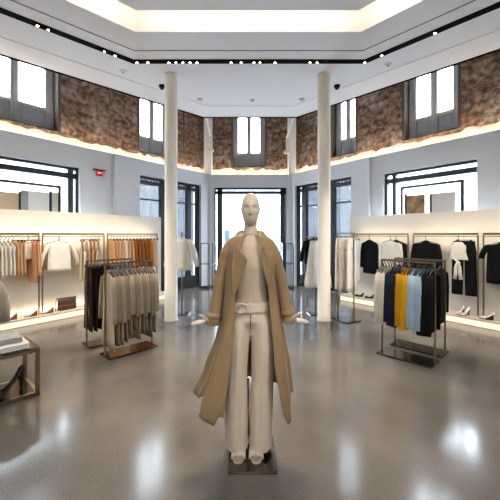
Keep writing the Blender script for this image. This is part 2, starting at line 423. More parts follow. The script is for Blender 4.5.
# ---- display partitions with lit shoe ledges
PD, LD0, LD1 = .35, .40, .78
def partition(fr, side, px_end, tend=7.4):
    x0, x1 = fr.rng(fr.t(px_end, PD), tend)
    bm = B(); add_box(bm, x0, x1, PD-.06, PD, 0, 2.06)
    tag(obj('partition_'+side, bm, M_part, loc=fr.loc, rot=(0, 0, fr.rz)), kind='structure')
    p = fr.pt(0); lab = {'left': 'long low stone shoe ledge below the peach and white clothes',
                         'right': 'long low stone shoe ledge below the black and white clothes'}[side]
    e = thing('display_ledge', lab, 'ledge', fr.loc, fr.rz)
    bm = B(); add_box(bm, x0, x1, PD+.002, LD1, .118, .145); obj('ledge_top', bm, M_ledge, e, bevel=.004)
    bm = B(); add_box(bm, x0, x1, PD+.002, LD1-.06, 0, .118); obj('ledge_plinth', bm, M_part, e)
    bm = B(); add_box(bm, x0+.01, x1-.01, LD1-.06, LD1-.045, .012, .108); obj('light_strip', bm, M_led, e)
    return x0, x1
partition(L_, 'left', 161); partition(R_, 'right', 349.5)

# ------------------------------------------------------------------ lights
def area(name, loc, sx, sy, power, rgb, direction, up=(0, 0, 1), portal=False, shape='RECTANGLE', spread=PI):
    l = bpy.data.lights.new(name, 'AREA'); l.shape = shape; l.size = sx; l.size_y = sy
    l.energy = power; l.color = rgb; l.spread = spread
    o = bpy.data.objects.new(name, l); COL.objects.link(o); o.location = loc
    d = Vector(direction).normalized(); z = -d
    x = Vector(up).cross(z)
    if x.length < 1e-4: x = Vector((1, 0, 0))
    x.normalize(); y = z.cross(x)
    o.matrix_world = Matrix.Translation(loc) @ Matrix((x, y, z)).transposed().to_4x4()
    if portal: l.cycles.is_portal = True
    return o
WARM = (1.0, .80, .56)
def strip(fr, t0, t1, d, z, dirv, w, power, name, rgb=WARM):
    """linear LED strip along a wall; dirv = (into room, up)"""
    c = fr.pt((t0+t1)/2, d, z); n = fr.n
    D = Vector((n.x*dirv[0], n.y*dirv[0], dirv[1]))
    u3 = Vector((fr.u.x, fr.u.y, 0)); 
    o = area(name, c, abs(t1-t0), w, power, rgb, D, up=D.cross(u3))
    return o
P_COVE, P_RACK, P_TRAY, P_SPOT = 10, {'L': .6, 'R': .4}, 5, 85
for fr, t0, t1 in ((L_, .1, 7.9), (R_, .1, 7.9), (K_, .1, 2.46)):
    strip(fr, t0, t1, -.15, LEDGE-.08, (-.55, 1), .06, P_COVE*(t1-t0)/2.4, 'cove_light')
strip(L_, L_.t(160, PD)+.1, 7.2, PD+.035, .152, (-.35, 1), .02, 4, 'ledge_uplight', (1, .80, .52))
# tray cove
T = [Vector(p) for p in inset(TRAY, .27)]
for i in range(len(T)):
    a, b = T[i], T[(i+1) % len(T)]
    e = (b-a); nn = Vector((-e.y, e.x)).normalized()
    if nn.dot(Vector((0, 1.3))-a) > 0: nn = -nn
    c = (a+b)/2; D = Vector((nn.x, nn.y, .1))
    area('tray_light', (c.x, c.y, 4.80), e.length-.1, .06, P_TRAY*e.length/3.4, (1, .84, .64), D, up=D.cross(Vector((e.x, e.y, 0)).normalized()))
# daylight portals
def portal(fr, ta, tb, z0, z1, d):
    c = fr.pt((ta+tb)/2, d, (z0+z1)/2); area('daylight_portal', c, abs(tb-ta), z1-z0, 1, (1, 1, 1), (fr.n.x, fr.n.y, 0), portal=True)
portal(K_, KD[0], KD[1], 0, 3.1, -.35); portal(L_, *LD, 0, 3.1, -.35); portal(R_, *RD, 0, 3.1, -.35)
portal(L_, *LW, .55, 3.05, -.35); portal(R_, *RW, .55, 3.05, -.35)
for fr, ws in ((L_, UWL), (K_, UWK), (R_, UWR)):
    for a, b in ws: portal(fr, a, b, 4.3, 6.0, -.75)

for x in (-3.0, 0, 3.0):
    for y in (-3.0, -.9): area('added_fill_light', (x, y, 4.0), .5, .5, 10, (1, .93, .84), (0, .25, -1), up=(0, 1, 0))  # fill lamps added behind the camera to brighten the mannequin front
# ---- track spotlights (seen as small warm points in the black slot)
sp0 = thing('track_spotlight', 'x', 'spotlight', (0, 0, 0), 0, 'spotlights in the ceiling slots')
bm = B(); lathe(bm, [(.012, .002), (.030, 0), (.031, -.010), (.028, -.012)], 16); obj('lamp_housing', bm, M_dark, sp0, smooth=True)
bm = B(); lathe(bm, [(.001, -.0165), (.013, -.015), (.016, -.012)], 16); obj('lens', bm, M_lens, sp0)
SPOTS = [(37, 26, 'in the left slot, nearer to the frame edge of two together'), (48, 29.5, 'in the left slot, inner one of the pair nearest the tall window'),
 (104, 51, 'in the left slot, outer one of the pair before the corner'), (115, 55, 'in the left slot, last one before the corner of the slot'),
 (137, 62, 'just past the left corner of the ceiling slot'), (148, 62, 'in the middle slot, second from its left corner'),
 (169, 62, 'in the middle slot, first of the row above the left column'), (176, 62, 'in the middle slot, second of the row above the left column'),
 (183, 62, 'in the middle slot, third of the row above the left column'), (190, 62, 'in the middle slot, fourth of the row above the left column'),
 (197, 62, 'in the middle slot, fifth of the row above the left column'), (231, 62, 'in the middle slot above the back window, first of four'),
 (241, 62, 'in the middle slot above the back window, second of four'), (254, 62, 'in the middle slot above the back window, third of four'),
 (260, 62, 'in the middle slot above the back window, fourth of four'), (275, 62, 'alone in the middle slot between two groups of spotlights'),
 (310, 62, 'in the middle slot, left one of the pair beside the right column'), (317, 62, 'in the middle slot, right one of the pair beside the right column'),
 (365, 62, 'at the right corner of the ceiling slot'), (381, 54, 'in the right slot, just past its corner'), (433, 30, 'alone far along the right slot')]
for i, (px, py, lab) in enumerate(SPOTS):
    o = sp0 if i == 0 else copy_tree(sp0)
    Y = F*3.0/(HY-py); X = (px-250)/F*Y
    # snap to the slot
    best = None
    for k in range(len(TRK)):
        a, b = Vector(TRK[k]), Vector(TRK[(k+1) % len(TRK)]); e = b-a
        s = max(0, min(1, (Vector((X, Y))-a).dot(e)/e.length_squared)); q = a+e*s
        dd = (q-Vector((X, Y))).length
        if best is None or dd < best[0]: best = (dd, q)
    o.location = (best[1].x, best[1].y, CH-.012); o['label'] = 'small warm spotlight ' + lab
    l = bpy.data.lights.new('spot_beam', 'SPOT'); l.energy = P_SPOT; l.color = (1, .83, .62); l.spot_size = .85; l.spot_blend = .8; l.shadow_soft_size = .03
    lo = bpy.data.objects.new('spot_beam', l); COL.objects.link(lo); lo.location = (best[1].x, best[1].y, CH-.05)
    tgt = Vector(((-3.9, 5.2, 1.2), (-2.9, 6.6, 1.2), (-3.3, 5.9, 1.2), (-1.7, 4.4, .8))[i % 4] if px < 150 else ((-2.2, 4.9, .9), (-1.7, 4.4, .9), (0, 4.0, 0), (.0, 2.5, 1.2))[i % 4] if px < 225 else ((0, 3.0, 0), (.5, 2.36, 1.2), (-.5, 2.36, 1.2))[i % 3] if px < 300 else ((2.1, 4.1, .9), (2.4, 4.6, 1.0), (2.0, 4.2, .9))[i % 3] if px < 370 else ((3.9, 5.2, 1.2), (3.0, 6.0, 1.2))[i % 2])
    lo.rotation_euler = (tgt-lo.location).to_track_quat('-Z', 'Y').to_euler()
# unseen spots added over the camera's side to light mannequin and racks
for (x, y), tg, pw, sz in (((1.9, -.2), (.05, 2.3, 1.35), 210, .42), ((-2.3, .3), (-.05, 2.3, 1.2), 75, .45),
                           ((-4.6, 1.0), (-2.1, 4.8, .9), 260, .75), ((4.6, .6), (2.2, 4.6, .9), 260, .75),
                           ((-4.4, 2.0), (-3.4, 6.4, 1.2), 170, .9), ((4.4, 1.6), (3.0, 6.4, 1.2), 230, .9), ((2.6, .8), (1.7, 6.1, 1.1), 200, .45)):
    l = bpy.data.lights.new('spot_beam', 'SPOT'); l.energy = pw; l.color = (1, .87, .70); l.spot_size = sz; l.spot_blend = .8; l.shadow_soft_size = .06
    lo = bpy.data.objects.new('spot_beam', l); COL.objects.link(lo); lo.location = (x, y, CH-.05)
    lo.rotation_euler = (Vector(tg)-lo.location).to_track_quat('-Z', 'Y').to_euler()
# small ceiling fittings
for nm, lab, cat, px, py in (('security_camera', 'small black dome camera on the ceiling by the left column', 'camera', 162, 86),
                             ('security_camera', 'small black dome camera on the ceiling by the right column', 'camera', 337, 86),
                             ('smoke_detector', 'white ceiling disc left of the left column', 'detector', 123, 71.5),
                             ('smoke_detector', 'pale grey ceiling disc between the left column and the back window', 'detector', 200, 99.5),
                             ('smoke_detector', 'white ceiling disc straight above the back window', 'detector', 252, 100.5),
                             ('smoke_detector', 'pale grey ceiling disc beside the right column towards the back window', 'detector', 302, 99.5),
                             ('smoke_detector', 'white ceiling disc right of the right column', 'detector', 388, 64.5)):
    Y = F*3.0/(HY-py); X = (px-250)/F*Y; e = thing(nm, lab, cat, (X, Y, CH), 0)
    if nm == 'security_camera':
        bm = B(); lathe(bm, [(.06, 0), (.06, -.03), (.05, -.035)], 20); obj('mount_ring', bm, M_dark, e, smooth=True)
        bm = B(); lathe(bm, [(.048, -.03), (.046, -.05), (.034, -.072), (.015, -.084), (.002, -.087)], 20); obj('dome', bm, M_leather, e, smooth=True)
    else:
        bm = B(); lathe(bm, [(.062, 0), (.062, -.018), (.05, -.026)], 24); obj('housing', bm, M_board if 'grey' in lab else M_band, e, smooth=True)
        bm = B(); lathe(bm, [(.026, -.024), (.024, -.038), (.004, -.041)], 18); obj('sensor_cap', bm, M_board, e, smooth=True)
# braces by the corner posts under the open roof
for px0, py0, px1, py1, lab in ((205.5, 117, 210.5, 136, 'slim white steel brace leaning at the left corner post above the light ledge'),
                                (294, 118, 287, 138, 'slim white steel brace leaning at the right corner post above the light ledge')):
    Y = 10.12; a = ((px0-250)/F*Y, Y, CAMZ-(py0-HY)/F*Y+.1); b = ((px1-250)/F*Y, Y+.02, CAMZ-(py1-HY)/F*Y)
    e = thing('steel_brace', lab, 'brace', b)
    v = Vector(a)-Vector(b); bm = B(); tube(bm, [(0, 0, 0), v*.5, v*1.25], .035, 10); obj('rod', bm, M_band, e, smooth=True)
    bm = B(); add_box(bm, -.09, .09, -.02, .10, -.48, -.40); add_box(bm, -.03, .03, 0, .05, -.42, .02); obj('bracket', bm, M_board, e)

# ------------------------------------------------------------------ exit sign on the left wall
t = L_.t(100, .06); zc = L_.z(100, 173, .06); p = L_.pt(t, .0, zc)
e = thing('exit_sign', 'small lit red exit sign on the grey left wall beside the wide window', 'sign', p, L_.rz); e.scale = (.8, 1, .72)
bm = B(); add_box(bm, -.17, .17, 0, .07, .09, .115); obj('mount_bar', bm, M_dark, e)
bm = B(); add_box(bm, -.085, .085, .02, .06, -.09, .09); obj('sign_box', bm, M_exit, e, bevel=.004)
bm = B()
def stroke(x, z, w, h): add_box(bm, -x-w, -x, .0605, .063, z, z+h)      # mirrored so it reads from the room
GL = {'E': [(0, 0, .008, .05), (0, 0, .026, .008), (0, .021, .022, .008), (0, .042, .026, .008)],
      'I': [(.009, 0, .008, .05)], 'T': [(.009, 0, .008, .05), (0, .042, .026, .008)]}
x = -.068
for ch in 'EXIT':
    if ch == 'X':
        for s in (1, -1):
            vs = add_box(bm, -.004, .004, .0605, .063, -.028, .028)
            bmesh.ops.transform(bm, matrix=Matrix.Translation((-(x+.013), 0, 0)) @ Matrix.Rotation(s*.45, 4, 'Y'), verts=vs)
    else:
        for (a, b, c, d) in GL[ch]: stroke(x+a, b-.025, c, d)
    x += .036
obj('letters', bm, M_exitw, e)

# ------------------------------------------------------------------ display screens standing behind the partitions
def screen(fr, px0, px1, py0, label, boards, posts, d=.17):
    t0, t1 = sorted((fr.t(px0, d), fr.t(px1, d))); c = (t0+t1)/2
    zt = fr.z(px0, py0, d); p = fr.pt(c, d); h = (t1-t0)/2
    e = thing('display_screen', label, 'screen', p, fr.rz)
    bm = B(); w = .05
    add_box(bm, -h, -h+w, -.03, .03, 0, zt); add_box(bm, h-w, h, -.03, .03, 0, zt); add_box(bm, -h, h, -.03, .03, zt-w, zt); add_box(bm, -h, h, -.03, .03, 0, .05)
    obj('frame', bm, M_blackfr, e)
    for a, b in posts:
        x0, x1 = sorted((fr.sg*(fr.t(a, d)-c), fr.sg*(fr.t(b, d)-c))); bm = B(); add_box(bm, x0, x1, -.02, .02, .05, fr.z(a, 191 if fr is L_ else 194, d)); obj('upright', bm, M_blackfr, e)
    for a, b, py, m in boards:
        ta, tb = sorted((fr.t(a, d), fr.t(b, d))); x0, x1 = sorted((fr.sg*(ta-c), fr.sg*(tb-c)))
        bm = B(); add_box(bm, x0, x1, -.015, .012, .05, fr.z((a+b)/2, py, d)); obj('board', bm, m, e, bevel=.003)
screen(L_, 60.5, -60, 186, 'dark framed display screen with tan and mirror boards behind the left partition',
       [(-50, 18.5, 190, M_tanb), (20.5, 28, 190.5, M_mirror), (28.1, 49, 191.5, M_skyrefl), (51.5, 59.5, 192.5, M_board)], [(18.5, 20.5), (49, 51.5)])
screen(R_, 401, 464, 187, 'dark framed display screen with a bronze and a grey board behind the right partition',
       [(407, 425, 195, M_pic), (432, 455.5, 192.5, M_board)], [(405, 407), (430, 432)])

# ------------------------------------------------------------------ added grey screens behind the side doors, standing for the darker exterior
for fr, a, b, lab in ((L_, LD[0]+.05, LD[1]-.04, 'added grey pleated screen dimming the glazed door left of the back window'),
                      (R_, RD[0]+.05, RD[1]-.04, 'added grey pleated screen dimming the glazed door right of the back window')):
    e = thing('dimming_screen', lab, 'curtain', fr.pt((a+b)/2, -.27, 0), fr.rz); h = (b-a)/2
    bm = B(); n = 150
    pts = [(-h+2*h*i/n, .018*math.sin(i*.9)+.006*math.sin(i*.31)) for i in range(n+1)]
    loft(bm, [[(x, y, z) for x, y in pts] for z in (.03, 1.5, 3.1)], close=False)
    obj('screen_sheet', bm, M_dimscreen, e, smooth=True)
    bm = B(); tube(bm, [(-h, 0, 3.11), (h, 0, 3.11)], .012); obj('screen_rod', bm, M_blackfr, e)

# ------------------------------------------------------------------ anti-theft gates beside the back window
def gate(px, Y, rz, label, clear):
    e = thing('security_gate', label, 'gate', ((px-250)/F*Y, Y, 0), rz, 'anti-theft gates')
    bm = B(); w = .12
    tube(bm, [(-w, 0, .02), (-w, 0, 1.3), (-w+.03, 0, 1.35), (w-.03, 0, 1.35), (w, 0, 1.3), (w, 0, .02)], .013, 8); obj('frame', bm, M_blackfr, e, smooth=True)
    bm = B(); add_box(bm, -w, w, -.012, .012, .72, .745); obj('crossbar', bm, M_blackfr, e)
    bm = B(); add_box(bm, -w-.02, w+.02, -.05, .05, 0, .07); obj('base', bm, M_blackfr, e, bevel=.006)
    if clear:
        bm = B(); add_box(bm, -w+.01, w-.01, -.003, .003, .07, 1.335); obj('panel', bm, M_acry, e)
gate(205, 9.6, 0, 'black tube security gate between the left glazed door and the back window', False)
gate(289.5, 9.6, 0, 'clear framed security gate between the back window and the right glazed door', True)
gate(214, 9.75, 1.25, 'blue-grey security gate seen edge on, at the left edge of the back window', False)
gate(281.5, 9.75, -1.25, 'blue-grey security gate seen edge on, at the right edge of the back window', True)

# ------------------------------------------------------------------ garments
MC = {}
def cached(key, fn):
    if key not in MC: MC[key] = fn()
    return MC[key]
def ring(hw, th, z, n=26, fold=0.0, k=5, ph=0.0, p=.75, cx=0, cy=0):
    out = []
    for i in range(n):
        a = 2*PI*i/n; c, s = math.cos(a), math.sin(a)
        x = hw*math.copysign(abs(c)**p, c); y = th*math.copysign(abs(s)**.9, s)
        y += fold*math.sin(k*x/max(hw, .01)*2.2+ph)*(1-abs(c)**4)
        out.append((cx+x, cy+y, z))
    return out
def m_hanger(w=.19):
    def f():
        bm = B()
        tube(bm, [(0, -.0, -.10), (0, 0, -.05), (.0, .02, -.02), (0, .024, 0), (0, .014, .018), (0, -.004, .021), (0, -.019, .012)], [.009, .007, .005, .005, .005, .005, .004], 6)
        tube(bm, [(-w, 0, -.150), (-w*.6, 0, -.112), (0, 0, -.072), (w*.6, 0, -.112), (w, 0, -.150)], [.008, .010, .011, .010, .008], 8, ry=.006)
        return mesh('hanger', bm, M_hang, True)
    return cached(('hanger', w), f)
def m_clip_hanger(w=.14):
    def f():
        bm = B()
        tube(bm, [(0, 0, -.06), (0, 0, -.03), (0, .02, -.012), (0, .024, 0), (0, .014, .018), (0, -.004, .021), (0, -.019, .012)], .0032, 6)
        tube(bm, [(-w, 0, -.06), (w, 0, -.06)], .006, 8)
        for s in (-1, 1): add_box(bm, s*w*.8-.012, s*w*.8+.012, -.012, .012, -.095, -.05)
        return mesh('hanger', bm, M_hang)
    return cached(('clip', w), f)
def m_body(m, L, hw, th, flare=1.0, fold=.006, neck=.055, v=0):
    def f():
        bm = B(); ph = v*1.7; R = []
        R.append(ring(neck, th*.55, -.068, p=.9)); R.append(ring(neck+.03, th*.7, -.085)); R.append(ring(hw*.72, th*.85, -.108)); R.append(ring(hw*.94, th*.95, -.128))
        R.append(ring(hw, th, -.16)); R.append(ring(hw*.96, th, -.24, fold=fold*.3, ph=ph))
        n = 7
        for i in range(1, n+1):
            s = i/n; z = -.24-(L-.24)*s
            R.append(ring(hw*(.96+(flare-.96)*s), th*(1+.05*s), z, fold=fold*(.3+.7*s), ph=ph+s*.5))
        loft(bm, R); return mesh('bodice', bm, m, True)
    return cached(('body', m.name, L, hw, th, flare, fold, neck, v), f)
def m_sleeve(m, side, hw, Ls, th, spread=.06, r0=.052, r1=.042):
    def f():
        bm = B(); x0 = side*(hw-.02)
        path = [(x0-side*.03, 0, -.118), (x0+side*.015, 0, -.145), (x0+side*(.03+spread*.35), .002, -.15-Ls*.3), (x0+side*(.03+spread*.8), .004, -.15-Ls*.65), (x0+side*(.03+spread), .006, -.15-Ls), (x0+side*(.03+spread), .006, -.152-Ls)]
        tube(bm, path, [r0*.5, r0*.9, r0, (r0+r1)/2, r1, r1*.8], 14, ry=[th*.6, th*.9, th, th*.95, th*.85, th*.6])
        return mesh('sleeve', bm, m, True)
    return cached(('sleeve', m.name, side, hw, Ls, th, spread, r0, r1), f)
def m_collar(m, th):
    def f():
        bm = B(); loft(bm, [ring(.062, th*.9, -.085, p=.9), ring(.058, th*.85, -.06, p=.9), ring(.05, th*.7, -.052, p=.9)]); return mesh('collar', bm, m, True)
    return cached(('collar', m.name, th), f)
def m_placket(m, L, th):
    def f():
        bm = B(); add_box(bm, -.014, .014, th*.9, th*1.18, -L+.02, -.09); return mesh('placket', bm, m)
    return cached(('placket', m.name, L, th), f)
def m_lapel(m, side, th, L):
    def f():
        bm = B(); y0, y1 = th*.92, th*.92+.007
        pts = [(.02, -.07), (.075, -.085), (.095, -.17), (.07, -.2), (.01, -min(.42, L*.6))]
        a = [bm.verts.new((side*x, y0, z)) for x, z in pts]; b = [bm.verts.new((side*x, y1, z)) for x, z in pts]
        bm.faces.new(a); bm.faces.new(b)
        for i in range(5): bm.faces.new((a[i], a[(i+1) % 5], b[(i+1) % 5], b[i]))
        return mesh('lapel', bm, m)
    return cached(('lapel', m.name, side, th, L), f)
def m_leg(m, side, L, w, th, flare, gap=.004):
    def f():
        bm = B(); R = []; n = 8
        for i in range(n+1):
            s = i/n; z = -.30-(L-.30)*s; hw = w*.5*(1+(flare-1)*s)
            g_ = .004+.012*s
            R.append(ring(hw-g_, th*(1+.1*s), z, 18, fold=.004*(.3+s), k=3, ph=side+s, cx=side*(w*.5+w*.06*s*flare)))
        loft(bm, R); return mesh('trouser_leg', bm, m, True)
    return cached(('leg', m.name, side, L, w, th, flare), f)
def m_seat(m, w, th):
    def f():
        bm = B(); R = [ring(w*.86, th*.6, -.078, 26), ring(w*.88, th*.75, -.115, 26), ring(w*.95, th*.95, -.2, 26), ring(w*1.0, th*1.0, -.27, 26), ring(w*1.0, th*.98, -.325, 26)]
        loft(bm, R); return mesh('trouser_top', bm, m, True)
    return cached(('seat', m.name, w, th), f)
def m_band_(m, w, th):
    def f():
        bm = B(); loft(bm, [ring(w*.875, th*.7, -.075, 26), ring(w*.885, th*.8, -.11, 26)]); return mesh('waistband', bm, m, True)
    return cached(('wb', m.name, w, th), f)
def m_skirt(m, L, w, th, flare, pleats=9, v=0):
    def f():
        bm = B(); R = []; n = 8; N = 60
        for i in range(n+1):
            s = i/n; z = -.08-(L-.08)*s; hw = w*(.8+(flare-.8)*s)
            r = []
            for j in range(N):
                a = 2*PI*j/N; c, q = math.cos(a), math.sin(a)
                x = hw*math.copysign(abs(c)**.75, c); y = th*(.7+.3*s)*math.copysign(abs(q)**.9, q)+.55*th*(.25+.75*s)*math.sin(pleats*x/w*2.2+v)*(1-abs(c)**4)
                r.append((x, y, z+.012*s*math.sin(x/w*5+v)))
            R.append(r)
        loft(bm, R); return mesh('skirt_panel', bm, m, True)
    return cached(('skirt', m.name, L, w, th, flare, pleats, v), f)
def jit(e, a=.055, sc=.035):
    e.rotation_euler.z += random.uniform(-a, a); s = 1+random.uniform(-sc, sc); e.scale = (1, 1, s)
def top_on_hanger(name, label, cat, m, L=.68, hw=.20, th=.012, Ls=.5, loc=(0, 0, 0), rz=0, group=None, sleeves=True, collar=True, lapels=False, flare=1.02, spread=.05, fold=.005, v=0, lapm=None, r0=.052, r1=.042, placket=False, hg=None):
    e = thing(name, label, cat, loc, rz, group)
    link('hanger', m_hanger(hg or round(hw*.92, 3)), e); dz = (0, 0, -.028); link('bodice', m_body(m, L-.028, hw, th, flare, fold, v=v), e, dz)
    if sleeves:
        for s in (-1, 1): link('sleeve', m_sleeve(m, s, hw, Ls, th, spread, r0, r1), e, dz)
    if collar: link('collar', m_collar(m, th), e, dz)
    if lapels:
        for s in (-1, 1): link('lapel', m_lapel(lapm or m, s, th, L), e, dz)
    if placket: link('placket', m_placket(m, L, th), e)
    return e
def trousers_on_hanger(name, label, m, L=1.0, w=.17, th=.014, flare=1.15, loc=(0, 0, 0), rz=0, group=None, cat='trousers'):
    e = thing(name, label, cat, loc, rz, group)
    link('hanger', m_clip_hanger(), e); link('trouser_top', m_seat(m, w, th), e); link('waistband', m_band_(m, w, th), e)
    for s in (-1, 1): link('trouser_leg', m_leg(m, s, L, w, th, flare), e)
    return e
def skirt_on_hanger(name, label, m, L=.6, w=.17, th=.021, flare=1.3, loc=(0, 0, 0), rz=0, group=None, v=0, pleats=9):
    e = thing(name, label, 'skirt', loc, rz, group)
    link('hanger', m_clip_hanger(), e); link('skirt_panel', m_skirt(m, L, w, th, flare, pleats, v), e); link('waistband', m_band_(m, w*.92, th), e)
    return e

# ------------------------------------------------------------------ racks
def floor_rack(label, c, rz, length, depth, H, m=M_brass, group='free-standing clothes racks'):
    e = thing('clothes_rack', label, 'clothes rack', (c[0], c[1], 0), rz, group)
    h = length/2
    bm = B(); add_box(bm, -h-.0, h, -depth/2, depth/2, .0, .022); obj('base', bm, M_steel, e, bevel=.003)
    for s in (-1, 1):
        bm = B(); add_box(bm, s*(h-.012)-.0095, s*(h-.012)+.0095, -.0095, .0095, .022, H-.012); obj('post', bm, m, e)
    bm = B(); add_box(bm, -h, h, -.011, .011, H-.012, H+.012); obj('top_bar', bm, m, e)
    return e
def rail_row(c, rz, H, x0, x1, items):
    """items spread along a rail between local x0..x1; each garment hangs square to the rail"""
    n = len(items); ca, sa = math.cos(rz), math.sin(rz)
    for i, fn in enumerate(items):
        x = x0+(x1-x0)*(i+.5)/n
        w = random.uniform(-.012, .012)
        e = fn((c[0]+ca*x-sa*w, c[1]+sa*x+ca*w, H-.005), rz+PI/2)
        jit(e)
ORD = ['first', 'second', 'third', 'fourth', 'fifth', 'sixth', 'seventh', 'eighth', 'ninth', 'tenth']
# right island
rzR = math.atan2(-.49, .465)
cRF, cRB = (2.045, 4.17), (2.375, 4.505)
HR = 1.255
floor_rack('brass clothes rack holding white, navy, yellow, blue and black tops', cRF, rzR, .68, .31, HR)
floor_rack('brass clothes rack of black clothes just behind the rack of yellow tops', cRB, rzR, .68, .31, HR)
items = []
def mk(col, m, k, n, L=.70, **kw):
    def f(loc, rz):
        return top_on_hanger('long_sleeved_top', '%s long-sleeved top on the right front rack, %s of %s %s ones' % (col, ORD[k], ['zero','one','two','three','four','five','six'][n], col), 'top', m, L=L, hw=.165, th=.0065, fold=.003, Ls=L-.17, loc=loc, rz=rz, group='tops on the right front rack', v=k, spread=.03, **kw)
    return f
for col, m, m2, n, L in (('white', M_ivory, M_ivory_shade, 4, .79), ('navy', M_navy, M_navy, 3, .80), ('yellow', M_yellow, M_yellow_shade, 4, .81), ('light blue', M_sky, M_sky_shade, 4, .78), ('black', M_black, M_black, 3, .83)):
    for k in range(n): items.append(mk(col, m2 if k % 2 else m, k, n, L))  # every second top takes the painted-in shade copy
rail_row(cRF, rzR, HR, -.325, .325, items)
items = []
for k in range(7):
    items.append(lambda loc, rz, k=k: top_on_hanger('long_coat', 'long black coat on the rear right rack, %s from the aisle end' % ORD[6-k], 'coat', M_black, L=.86, hw=.18, th=.009, fold=.004, Ls=.56, loc=loc, rz=rz, group='black coats on the rear right rack', v=k, lapels=True))
rail_row(cRB, rzR, HR, -.31, .32, items)
# left island
rzL = math.atan2(.475, .437)
cLF, cLB = (-1.665, 4.43), (-2.12, 4.85)
HL = 1.22
floor_rack('brass clothes rack crowded with khaki coats near the left column', cLF, rzL, .70, .30, HL)
floor_rack('brass clothes rack with dark plum trousers behind the khaki coats', cLB, rzL, .70, .30, HL)
items = []
for k in range(3):
    items.append(lambda loc, rz, k=k: top_on_hanger('long_dress', 'long stone beige dress on the front left rack, %s from the near end' % ORD[k], 'dress', M_stone if k != 1 else M_khaki, L=1.06-.02*k, hw=.17, th=.013, Ls=.55, loc=loc, rz=rz, group='dresses on the front left rack', v=k, flare=1.3, fold=.010, r0=.04, r1=.034))
for k in range(8):
    items.append(lambda loc, rz, k=k: top_on_hanger('trench_coat', 'khaki trench coat on the front left rack, %s of eight after the dresses' % ORD[k], 'coat', (M_khaki, M_stone, M_khaki, M_stone)[k % 4], L=1.03-.05*(k % 3), hw=.165, th=.012, Ls=.54-.04*(k % 2), loc=loc, rz=rz, group='trench coats on the front left rack', v=k+3, flare=1.15, fold=.007, lapels=True, spread=.045, r0=.036, r1=.032))  # khaki and lighter stone alternate as painted shade contrast between coats
rail_row(cLF, rzL, HL, -.33, .33, items)
items = []
for k in range(5):
    items.append(lambda loc, rz, k=k: trousers_on_hanger('trousers', 'dark plum wide trousers on the rear left rack, %s from its outer end' % ORD[k], M_plum, L=.98, w=.15, th=.012, loc=loc, rz=rz, group='plum trousers on the rear left rack'))
for k in range(6):
    items.append(lambda loc, rz, k=k: top_on_hanger('jacket', 'taupe jacket on the rear left rack behind the khaki coats, %s from the plum trousers' % ORD[k], 'jacket', M_taupe, L=.7, hw=.17, th=.010, fold=.004, Ls=.5, loc=loc, rz=rz, group='taupe jackets on the rear left rack', v=k))
rail_row(cLB, rzL, HL, -.34, .33, items)

# wall racks: slim brass arches standing on the ledge
DR = .58
def wall_rack(fr, px0, px1, label, zb=1.63, t_far=None):
    t0, t1 = fr.t(px0, DR), (t_far if t_far is not None else fr.t(px1, DR))
    c = (t0+t1)/2; h = abs(t1-t0)/2
    e = thing('hanging_rack', label, 'clothes rack', fr.pt(c, DR, .145), fr.rz, 'brass racks standing on the wall ledges')
    H = zb-.145
    bm = B(); add_box(bm, -h, h, -.022, .022, H-.03, H+.008); obj('top_bar', bm, M_brass, e)
    bm = B(); tube(bm, [(-h, 0, H-.055), (h, 0, H-.055)], .008, 8); obj('hanging_rail', bm, M_brass, e, smooth=True)
    for s in (-1, 1):
        bm = B(); add_box(bm, s*h-.011, s*h+.011, -.011, .011, 0, H-.03); obj('post', bm, M_brass, e)
    # light strip in the back of the top bar, washing the partition
    sx, n = sorted((t0, t1)), fr.n
    strip(fr, sx[0]+.03, sx[1]-.03, DR-.06, zb+.012, (-.6, .8), .02, P_RACK['L' if fr is L_ else 'R']*(sx[1]-sx[0]), 'rack_wash_light')
    strip(fr, sx[0]+.03, sx[1]-.03, DR-.045, zb-.05, (-.7, -.75), .02, P_RACK['L' if fr is L_ else 'R']*1.2*(sx[1]-sx[0]), 'rack_wash_light')
    return c, h, zb-.064
def hang(fr, px, zr, turn=0.0, d=DR):
    t_ = fr.t(px, d); p = fr.pt(t_, d, zr); return (p.x, p.y, p.z), fr.rz+turn
SIDE = PI/2
# left wall, three racks
zr = wall_rack(L_, 39, 0, 'brass wall rack of peach and white clothes at the near end of the left partition', t_far=L_.t(-40, DR))[2]
gp = 'peach and white clothes on the left wall racks'
xs = [-22, -17, -12, -8, -4, 0, 4, 8, 12]
for k, px in enumerate(xs):
    l, r = hang(L_, px, zr, SIDE)
    jit(top_on_hanger('sleeveless_top', 'cream sleeveless top on the first left wall rack, %s counted from the peach trousers' % ORD[len(xs)-1-k], 'top', M_pure if k % 3 else M_ivory, L=.66, hw=.17, th=.02, loc=l, rz=r, group=gp, sleeves=False, collar=False, v=k, flare=1.15, fold=.01))
for k, px in enumerate((16, 19, 22)):
    l, r = hang(L_, px, zr, SIDE); jit(skirt_on_hanger('long_skirt', 'peach pleated skirt on the left wall, %s from the cream tops towards the white blouse' % ORD[k], M_peach if k != 1 else M_sandc, L=.68, w=.15, flare=1.1, loc=l, rz=r, group=gp, v=k))
l, r = hang(L_, 27.5, zr, .25); top_on_hanger('blouse', 'white short blouse hanging among the peach skirts on the left wall', 'blouse', M_pure, L=.40, hw=.13, th=.02, Ls=.2, loc=l, rz=r, group=gp, spread=.02)
l, r = hang(L_, 28.5, zr, .3, DR-.09); trousers_on_hanger('trousers', 'pale sand trousers hanging behind the white short blouse', M_sandc, L=.68, w=.13, th=.016, loc=l, rz=r, group=gp)
